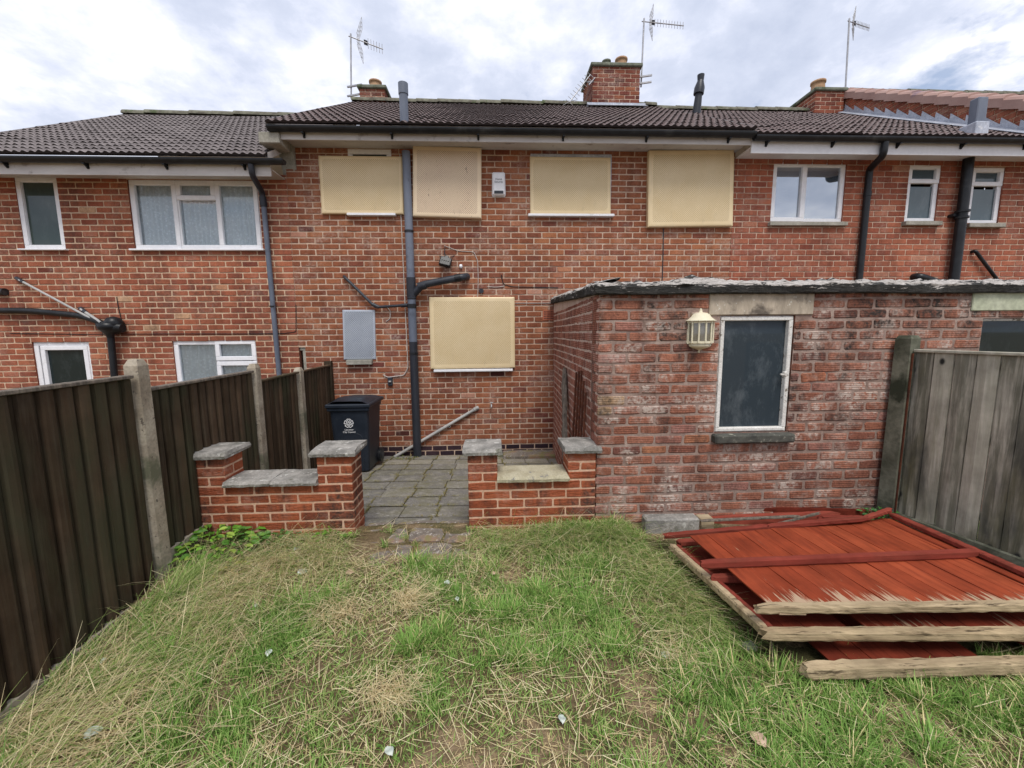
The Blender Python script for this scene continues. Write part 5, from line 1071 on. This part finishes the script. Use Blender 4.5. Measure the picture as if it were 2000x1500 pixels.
# ------------------------------------------------------------------ grass
def blades(N, px, py, pz, length, lean, az, width, col, curl, segs=3):
    # returns verts (N, 2*segs+1, 3) and faces
    lv = segs+1; t = np.linspace(0,1,lv)[None,:]; el = (np.pi/2-lean)[:,None]+curl[:,None]*(-t)
    ds = length[:,None]/segs; dx = np.cos(el)*ds; dzv = np.sin(el)*ds; r = np.concatenate([np.zeros((N,1)), np.cumsum(dx[:,:-1],1)],1); z = np.concatenate([np.zeros((N,1)), np.cumsum(dzv[:,:-1],1)],1); z = np.maximum(z, .004+0*z)
    ca, sa = np.cos(az)[:,None], np.sin(az)[:,None]; cx = px[:,None]+r*ca; cy = py[:,None]+r*sa; cz = pz[:,None]+z
    w_ = width[:,None]*(1-.75*t**1.5)*.5; wx, wy = -sa*w_, ca*w_
    Lft = np.stack([cx-wx,cy-wy,cz],2); Rgt = np.stack([cx+wx,cy+wy,cz],2); V = np.empty((N,2*lv,3)); V[:,0::2]=Lft; V[:,1::2]=Rgt
    F_ = np.array([[2*k,2*k+1,2*k+3,2*k+2] for k in range(segs)])[None]+(np.arange(N)*2*lv)[:,None,None]
    cc = np.repeat(col[:,None,:],2*lv,1); sh_ = (0.72+.33*np.repeat(t,2,axis=1)[:,:,None]); cc = cc
    return V.reshape(-1,3), F_.reshape(-1,4), cc.reshape(-1,3)
def meshfast(name, parts, mat, label=None, kind='stuff', cat=None):
    V = np.concatenate([p[0] for p in parts]); off = np.cumsum([0]+[len(p[0]) for p in parts[:-1]]); Fq = np.concatenate([p[1]+o for p,o in zip(parts,off)]); Cc = np.concatenate([p[2] for p in parts])
    me = bpy.data.meshes.new(name); me.vertices.add(len(V)); me.vertices.foreach_set('co', V.ravel()); me.loops.add(len(Fq)*4); me.loops.foreach_set('vertex_index', Fq.ravel().astype(np.int32))
    me.polygons.add(len(Fq)); me.polygons.foreach_set('loop_start', np.arange(len(Fq),dtype=np.int32)*4); me.update(calc_edges=True); me.materials.append(mat)
    a = me.color_attributes.new('col','FLOAT_COLOR','POINT'); c4 = np.ones((len(V),4)); c4[:,:3]=Cc; a.data.foreach_set('color', c4.ravel()); o = bpy.data.objects.new(name, me); C.objects.link(o); return tag(o, label, cat, None, kind)
def blocked(x, y):
    m = (x < -2.22) | (y > 3.16)
    m |= (x > 1.5) & (x < 2.45) & (y > 1.7) & (y < 1.95) & (vnoise(x,y,14,15) < .93)
    m |= (x > -1.08) & (x < -.24) & (y > 2.78) & (vnoise(x,y,9,5) < .8)
    def quad(a, b2, c, d_):
        r_ = np.ones_like(x, bool); P_=[a,b2,c,d_]
        for i in range(4):
            p, q = P_[i], P_[(i+1)%4]; r_ &= ((q[0]-p[0])*(y-p[1])-(q[1]-p[1])*(x-p[0])) < 0
        return r_
    m |= quad((bBL.x+.02,bBL.y),(3.4,bBL.y+.1),(3.4,bFL.y+.02),(bFL.x+.03,bFL.y+.02)); m |= (x>1.1)&(y>2.72)&(y<3.17)&(x<3.3)&(vnoise(x,y,8,8)<.93)
    return m
def sample(N, x0, x1, y0, y1, p):
    x = rng.uniform(x0,x1,N); y = rng.uniform(y0,y1,N); k = (rng.random(N) < p(x,y)) & ~blocked(x,y); return x[k], y[k]
green_m = lambda x,y: np.clip((fbm(x,y,2.2,21)-.36+.05*np.clip(x,-1,1.5)-.03*(y>2.2))/.12,0,1)*np.clip((fbm(x,y,7,31)-.30)/.16,0,1)
bare_m = lambda x,y: np.clip((fbm(x,y,3.4,41,5)-.52)/.06,0,1)*np.clip((x+1.2)/1.0,.35,1)*.85
dry_m = lambda x,y: np.clip(.95-.7*(x+2.2)/2.4,0.2,1)*np.clip((fbm(x,y,2.1,51)-.3)/.3,0.2,1.2)
_vn = len(lawn_ob.data.vertices); _vc = np.empty(_vn*3); lawn_ob.data.vertices.foreach_get('co', _vc); _vc = _vc.reshape(-1,3)
_bm = bare_m(_vc[:,0], _vc[:,1]); _gm = green_m(_vc[:,0], _vc[:,1]); _c4 = np.ones((_vn,4)); _c4[:,0] = _bm; _c4[:,1] = _gm; _c4[:,2] = 0; lawn_ob.data.attributes['col'].data.foreach_set('color', _c4.ravel())
def lerp(a, b2, t): return a[None,:]*(1-t[:,None])+b2[None,:]*t[:,None]
G1,G2,G3 = np.array([.10,.22,.035]), np.array([.31,.50,.12]), np.array([.48,.57,.2]); D1,D2 = np.array([.80,.67,.35]), np.array([.55,.42,.23]); D3 = np.array([.92,.82,.53])
X0,X1,Y0_,Y1_ = -2.3,4.2,.9,3.17
parts = []
fd = lambda y: np.clip(1.15-.25*(y-1.2),.5,1)
# short sward
x,y = sample(300000,X0,X1,Y0_,Y1_,lambda x,y: (.35+.65*green_m(x,y))*(1-.92*bare_m(x,y))); n=len(x); g=green_m(x,y)
t=rng.random(n); col=lerp(G1,G2,t); dm=(rng.random(n)<(.10+.34*dry_m(x,y)*(1-.6*g))); col[dm]=lerp(D2,D1,rng.random(dm.sum())); yl=rng.random(n)<.25; col[yl]=lerp(G2,G3,rng.random(yl.sum()))
parts.append(blades(n,x,y,gz_lawn(x,y)-.004,rng.uniform(.02,.05,n)*(1+.7*g),np.abs(rng.normal(.35,.35,n)),rng.uniform(0,2*np.pi,n),rng.uniform(.0022,.005,n),col,rng.uniform(.2,1.3,n)))
# taller green tufts
nt_ = 900; tx = rng.uniform(X0,X1,nt_); ty = rng.uniform(Y0_,Y1_-.03,nt_); keep = (green_m(tx,ty) > .35) & ~blocked(tx,ty); tx,ty = tx[keep],ty[keep]; m_ = 75
x = (tx[:,None]+rng.normal(0,.032,(len(tx),m_))).ravel(); y = (ty[:,None]+rng.normal(0,.032,(len(tx),m_))).ravel(); sz = np.repeat(rng.uniform(.6,1.25,len(tx)),m_); k = ~blocked(x,y); az = np.arctan2(y-np.repeat(ty,m_),x-np.repeat(tx,m_))+rng.normal(0,.6,len(x)); hue=np.repeat(rng.random(len(tx)),m_)
x,y,sz,az,hue = x[k],y[k],sz[k],az[k],hue[k]; n=len(x); col=lerp(G1*.95,G2,np.clip(hue*.6+rng.random(n)*.45,0,1)); dm=rng.random(n)<.1; col[dm]=D1
parts.append(blades(n,x,y,gz_lawn(x,y)-.004,rng.uniform(.05,.12,n)*sz,np.abs(rng.normal(.45,.3,n)),az,rng.uniform(.003,.0068,n),col,rng.uniform(.3,1.3,n)))
x,y = sample(9000,X0,X1,Y0_,Y1_,lambda x,y: np.clip((fbm(x,y,3.3,77)-.45)/.12,0,1)*.9+.06); n=len(x)
parts.append(blades(n,x,y,gz_lawn(x,y)+rng.uniform(0,.02,n),rng.uniform(.012,.034,n),np.abs(rng.normal(.9,.35,n)),rng.uniform(0,6.28,n),rng.uniform(.006,.014,n),lerp(np.array([.08,.2,.03]),np.array([.3,.46,.12]),rng.random(n)),rng.uniform(.1,.9,n),2))
tag(meshfast('grass', parts, M['grass'], kind='stuff'), 'patchy short green grass of the lawn with tufts', 'grass')
# cut straw lying over the lawn
parts = []
x,y = sample(40000,X0,X1,Y0_,Y1_,lambda x,y: np.clip(dry_m(x,y),0,1)*.9+.04); n=len(x); flow = fbm(x,y,1.9,61,4)*11+.3
t=rng.random(n); col=lerp(D2,D3,t); gm=rng.random(n)<.28; col[gm]=lerp(G2,np.array([.34,.38,.16]),rng.random(gm.sum()))
parts.append(blades(n,x,y,gz_lawn(x,y)+rng.uniform(.004,.045,n),rng.uniform(.05,.2,n),rng.normal(1.5,.14,n),flow+rng.normal(0,1.1,n),rng.uniform(.002,.0042,n),col,rng.uniform(-.15,.35,n)))
# short debris
x,y = sample(50000,X0,X1,Y0_,Y1_,lambda x,y: .14+.6*bare_m(x,y)+.25*dry_m(x,y)); n=len(x); col=lerp(D2*.8,D1*1.05,rng.random(n))
parts.append(blades(n,x,y,gz_lawn(x,y)+rng.uniform(.002,.014,n),rng.uniform(.015,.06,n),rng.normal(1.5,.2,n),rng.uniform(0,6.28,n),rng.uniform(.0015,.0035,n),col,rng.uniform(-.2,.3,n),2))
# matted long grass combed along the panel stack and the right pier
def mat_patch(cx, cy, sx_, sy_, n, ang, mixg, L0=.14, L1=.32):
    x=rng.normal(cx,sx_,n); y=rng.normal(cy,sy_,n); k=~blocked(x,y)&(y<3.15); x,y=x[k],y[k]; n=len(x); t=rng.random(n); col=lerp(D2,D3,t); gm=rng.random(n)<mixg; col[gm]=lerp(G1*1.1,G3,rng.random(gm.sum()))
    parts.append(blades(n,x,y,gz_lawn(x,y)+rng.uniform(.0,.05,n),rng.uniform(L0,L1,n),rng.normal(1.15,.3,n),ang+rng.normal(0,.75,n)+(fbm(x,y,4,91)-.5)*3,rng.uniform(.002,.004,n),col,rng.uniform(.1,.7,n)))
mat_patch(.3,2.95,.26,.12,1500,-1.4,.6); mat_patch(.85,2.95,.2,.09,1300,-2.3,.8); mat_patch(1.02,2.55,.14,.22,1300,-1.9,.6); mat_patch(1.12,2.2,.1,.16,800,-1.9,.65); mat_patch(-1.4,2.85,.3,.16,1700,-.9,.35); mat_patch(-1.7,2.4,.3,.25,1600,-.6,.4); mat_patch(-1.9,1.7,.25,.3,1300,.4,.35)
mat_patch(-.95,2.3,.09,.07,400,-1.2,.02,.08,.15); mat_patch(.9,1.9,.09,.07,300,-1.5,.05,.07,.14); mat_patch(-.55,2.35,.07,.07,420,-1.0,.02,.08,.16); mat_patch(-.5,1.75,.07,.06,380,-1.2,.02,.07,.15); mat_patch(-2.05,2.55,.06,.1,700,.9,.9,.14,.26)
tag(meshfast('cut_straw', parts, M['grass'], kind='stuff'), 'cut dry grass and straw lying over the lawn', 'straw')
# moss and weeds in the paving joints
def moss():
    parts=[]; x=[];y=[]
    for yy in ry[:-1]:
        n=420; xx=rng.uniform(-2.3,.9,n); k=vnoise(xx,xx*0+yy,3,71)>.42; x.append(xx[k]); y.append(yy+rng.normal(0,.008,k.sum()))
    for j in range(len(ry)-1):
        xx=-2.62+(.03 if j%2 else 0)
        while xx<.9: n=60; t=rng.uniform(ry[j],ry[j+1],n); k=vnoise(t*0+xx,t,4,73)>.35; x.append(xx+rng.normal(0,.007,k.sum())); y.append(t[k]); xx+=.34
    n=4200; xx=rng.uniform(-1.1,-.22,n); yy=3.18-.3*(xx+.55)**2+rng.normal(0,.075,n); k=(xx>-1.1)&(xx<-.22); x.append(xx[k]); y.append(yy[k])
    n=1300; xx=np.where(rng.random(n)<.5,rng.normal(-.6,.035,n),rng.uniform(-1.1,-.2,n)); yy=rng.uniform(2.72,3.1,n); x.append(xx); y.append(yy)
    x=np.concatenate(x); y=np.concatenate(y); n=len(x); z=np.where(y>3.3,gz_patio(x,y),.008); col=lerp(np.array([.16,.17,.035]),np.array([.34,.26,.1]),rng.random(n)); dk=(y<3.4)&(rng.random(n)<.5); col[dk]=lerp(np.array([.32,.22,.12]),np.array([.45,.34,.2]),rng.random(dk.sum()))
    parts.append(blades(n,x,y,z,rng.uniform(.008,.03,n),rng.normal(1.1,.3,n),rng.uniform(0,6.28,n),rng.uniform(.003,.007,n),col,rng.uniform(0,.5,n),2))
    tag(meshfast('moss', parts, M['grass']), 'yellow green moss and weeds in the patio joints', 'moss')
moss()
# ------------------------------------------------------------------ leafy plants and litter
def leafy(name, label, cx, cy, zf, n, sr, hr, size, cols, cat='plant', oval=.62, stems=True, down=0.0):
    b = MB()
    for i in range(n):
        th = random.uniform(0,6.28); r = sr*math.sqrt(random.random()); x, y = cx+r*math.cos(th)*1.3, cy+r*math.sin(th); z0 = zf(x,y); hgt = random.uniform(.3,1)*hr*(1-.5*r/sr); s_ = size*random.uniform(.6,1.25)
        tip = Vector((x+random.uniform(-.03,.03),y+random.uniform(-.03,.03),z0+hgt)); kc = random.uniform(.75,1.25); col = [c*kc for c in random.choice(cols)]; fw = Vector((math.cos(th),math.sin(th),random.uniform(-.35,.3))).normalized(); up = Vector((random.uniform(-.5,.5),random.uniform(-.7,.1),1)).normalized(); sd_ = fw.cross(up).normalized(); up = sd_.cross(fw)
        pr = [(0,0),(.2,.55),(.5,.9*1),(.78,.62),(1,0)]; vs=[tip+fw*(u_*s_) -up*(.14*s_*(u_-.3)**2) for u_,_ in pr]; k=len(vs)
        for u_,w_ in pr[1:-1]: vs.append(tip+fw*(u_*s_)+sd_*(w_*s_*oval*.55)+up*.1*s_)
        for u_,w_ in pr[1:-1]: vs.append(tip+fw*(u_*s_)-sd_*(w_*s_*oval*.55)+up*.1*s_)
        b.add(vs,[(0,1,5),(1,2,6,5),(2,3,7,6),(3,4,7),(0,8,1),(1,8,9,2),(2,9,10,3),(3,10,4)],0,tuple(col))
        if stems and i%2==0: b.tube([Vector((cx+(x-cx)*.5,cy+(y-cy)*.5,z0)),tip],.0018,3,0,(.12,.14,.04),cap=False)
    return tag(obj(name, b, 'leaf', loc=(cx,cy,float(zf(cx,cy)))), label, cat)
zf = lambda x,y: float(gz_lawn(x,y))
LG = [(.12,.28,.03),(.2,.4,.05),(.08,.19,.03)]
leafy('bramble', 'bright green leafy bramble at the foot of the second fence panel', -2.1,2.98,zf,260,.24,.17,.062,LG+[(.3,.42,.07)])
leafy('ivy_plant', 'dark green trailing leaves under the left low wall', -1.72,3.02,zf,110,.17,.09,.04,[(.05,.13,.03),(.09,.2,.04)])
leafy('weed', 'yellowing weed clump in the straw by the fence post', -1.93,2.72,zf,60,.14,.07,.04,[(.42,.42,.06),(.3,.38,.05),(.5,.36,.1)])
leafy('weed', 'weed with broad leaves in the far corner by the right fence post', 3.12,3.02,lambda x,y:.06,70,.09,.14,.04,[(.04,.13,.03),(.07,.2,.04)])
leafy('weed', 'small weed at the house foot beside the bin', -1.35,6.05,lambda x,y:float(gz_patio(x,y)),40,.12,.05,.03,[(.12,.16,.04),(.25,.2,.07)])
leafy('weed', 'small green weed at the house foot right of the grey pipe', -.05,6.18,lambda x,y:float(gz_patio(x,y)),50,.16,.05,.03,[(.05,.09,.03),(.09,.13,.04)])
leafy('dandelion', 'small plant with lobed leaves by the left low wall middle', -1.25,3.03,zf,26,.08,.12,.04,LG)
def leaf_at(px, py, size, mat, label, grp, name):
    p = atz(px,py,0); 
    for _ in range(4): p = atz(px,py,float(gz_lawn(p.x,p.y))+.035)
    b = MB(); th = random.uniform(0,3.14); fw = Vector((math.cos(th),math.sin(th),random.uniform(-.1,.25))).normalized(); up = Vector((random.uniform(-.3,.3),-.35,1)).normalized(); sd_ = fw.cross(up).normalized(); up = sd_.cross(fw); n=8; vs=[]
    for j in range(n+1):
        u_=j/n; w_=math.sin(math.pi*min(1,u_*.95+.03))**.8*size*.34
        for q in (-1,-.4,.4,1): vs.append(p+fw*((u_-.5)*size)+sd_*(q*w_)+up*(.12*size*abs(q)**1.5+random.uniform(-.002,.003)+.1*size*math.sin(u_*5)))
    b.add(vs,[(j*4+k,j*4+k+1,(j+1)*4+k+1,(j+1)*4+k) for j in range(n) for k in range(3)],0,None,True)
    return tag(obj(name, b, mat, loc=p), label, 'leaf', grp)
for (x_,y_,s_,lab) in [(590,1118,.085,'large pale grey green leaf standing in the straw below the left low wall'),(501,1182,.05,'small white leaf in the straw halfway down the left of the lawn'),(203,1290,.05,'white leaf near the gravel board of the left fence'),(183,1430,.07,'pale leaf of the little heap at the lower left'),(172,1438,.05,'smaller pale leaf of the heap at the lower left'),(873,1138,.05,'white curled leaf on bare soil in front of the right low wall'),(893,1170,.045,'pale oval leaf just below the white curled one'),(1097,1405,.06,'pale folded leaf in green grass at the bottom centre'),(1300,1280,.06,'white leaf on a bare patch left of the panel stack'),(525,1275,.055,'dull green pale leaf in the left of the lawn'),(760,1468,.06,'pale leaf in the grass at the bottom edge left of centre'),(580,1072,.07,'long pale seedhead leaf under the left low wall')]:
    leaf_at(x_,y_,s_*.85,'litter',lab,'pale leaves on the lawn','fallen_leaf')
for (x_,y_,s_,lab) in [(685,1118,.06,'brown leaf on the grass below the left pier'),(1482,1445,.07,'tan wood chip like leaf at the lower right of the lawn'),(965,1120,.04,'small brown leaf below the right pier')]:
    leaf_at(x_,y_,s_,'brownleaf',lab,'brown leaves on the lawn','dry_leaf')
b = MB(); p = atz(1464,1263,-.05); b.obox(p, Vv((1,.2,0)).normalized(), Vv((-.2,1,0)).normalized(), Vv((0,0,1)), .035,.03,.018,0,None,.012); tag(obj('small_stone', b, 'stonesill', loc=p), 'small pale stone on the grass beside the panel stack', 'stone')
print('scene built', len(bpy.data.objects))
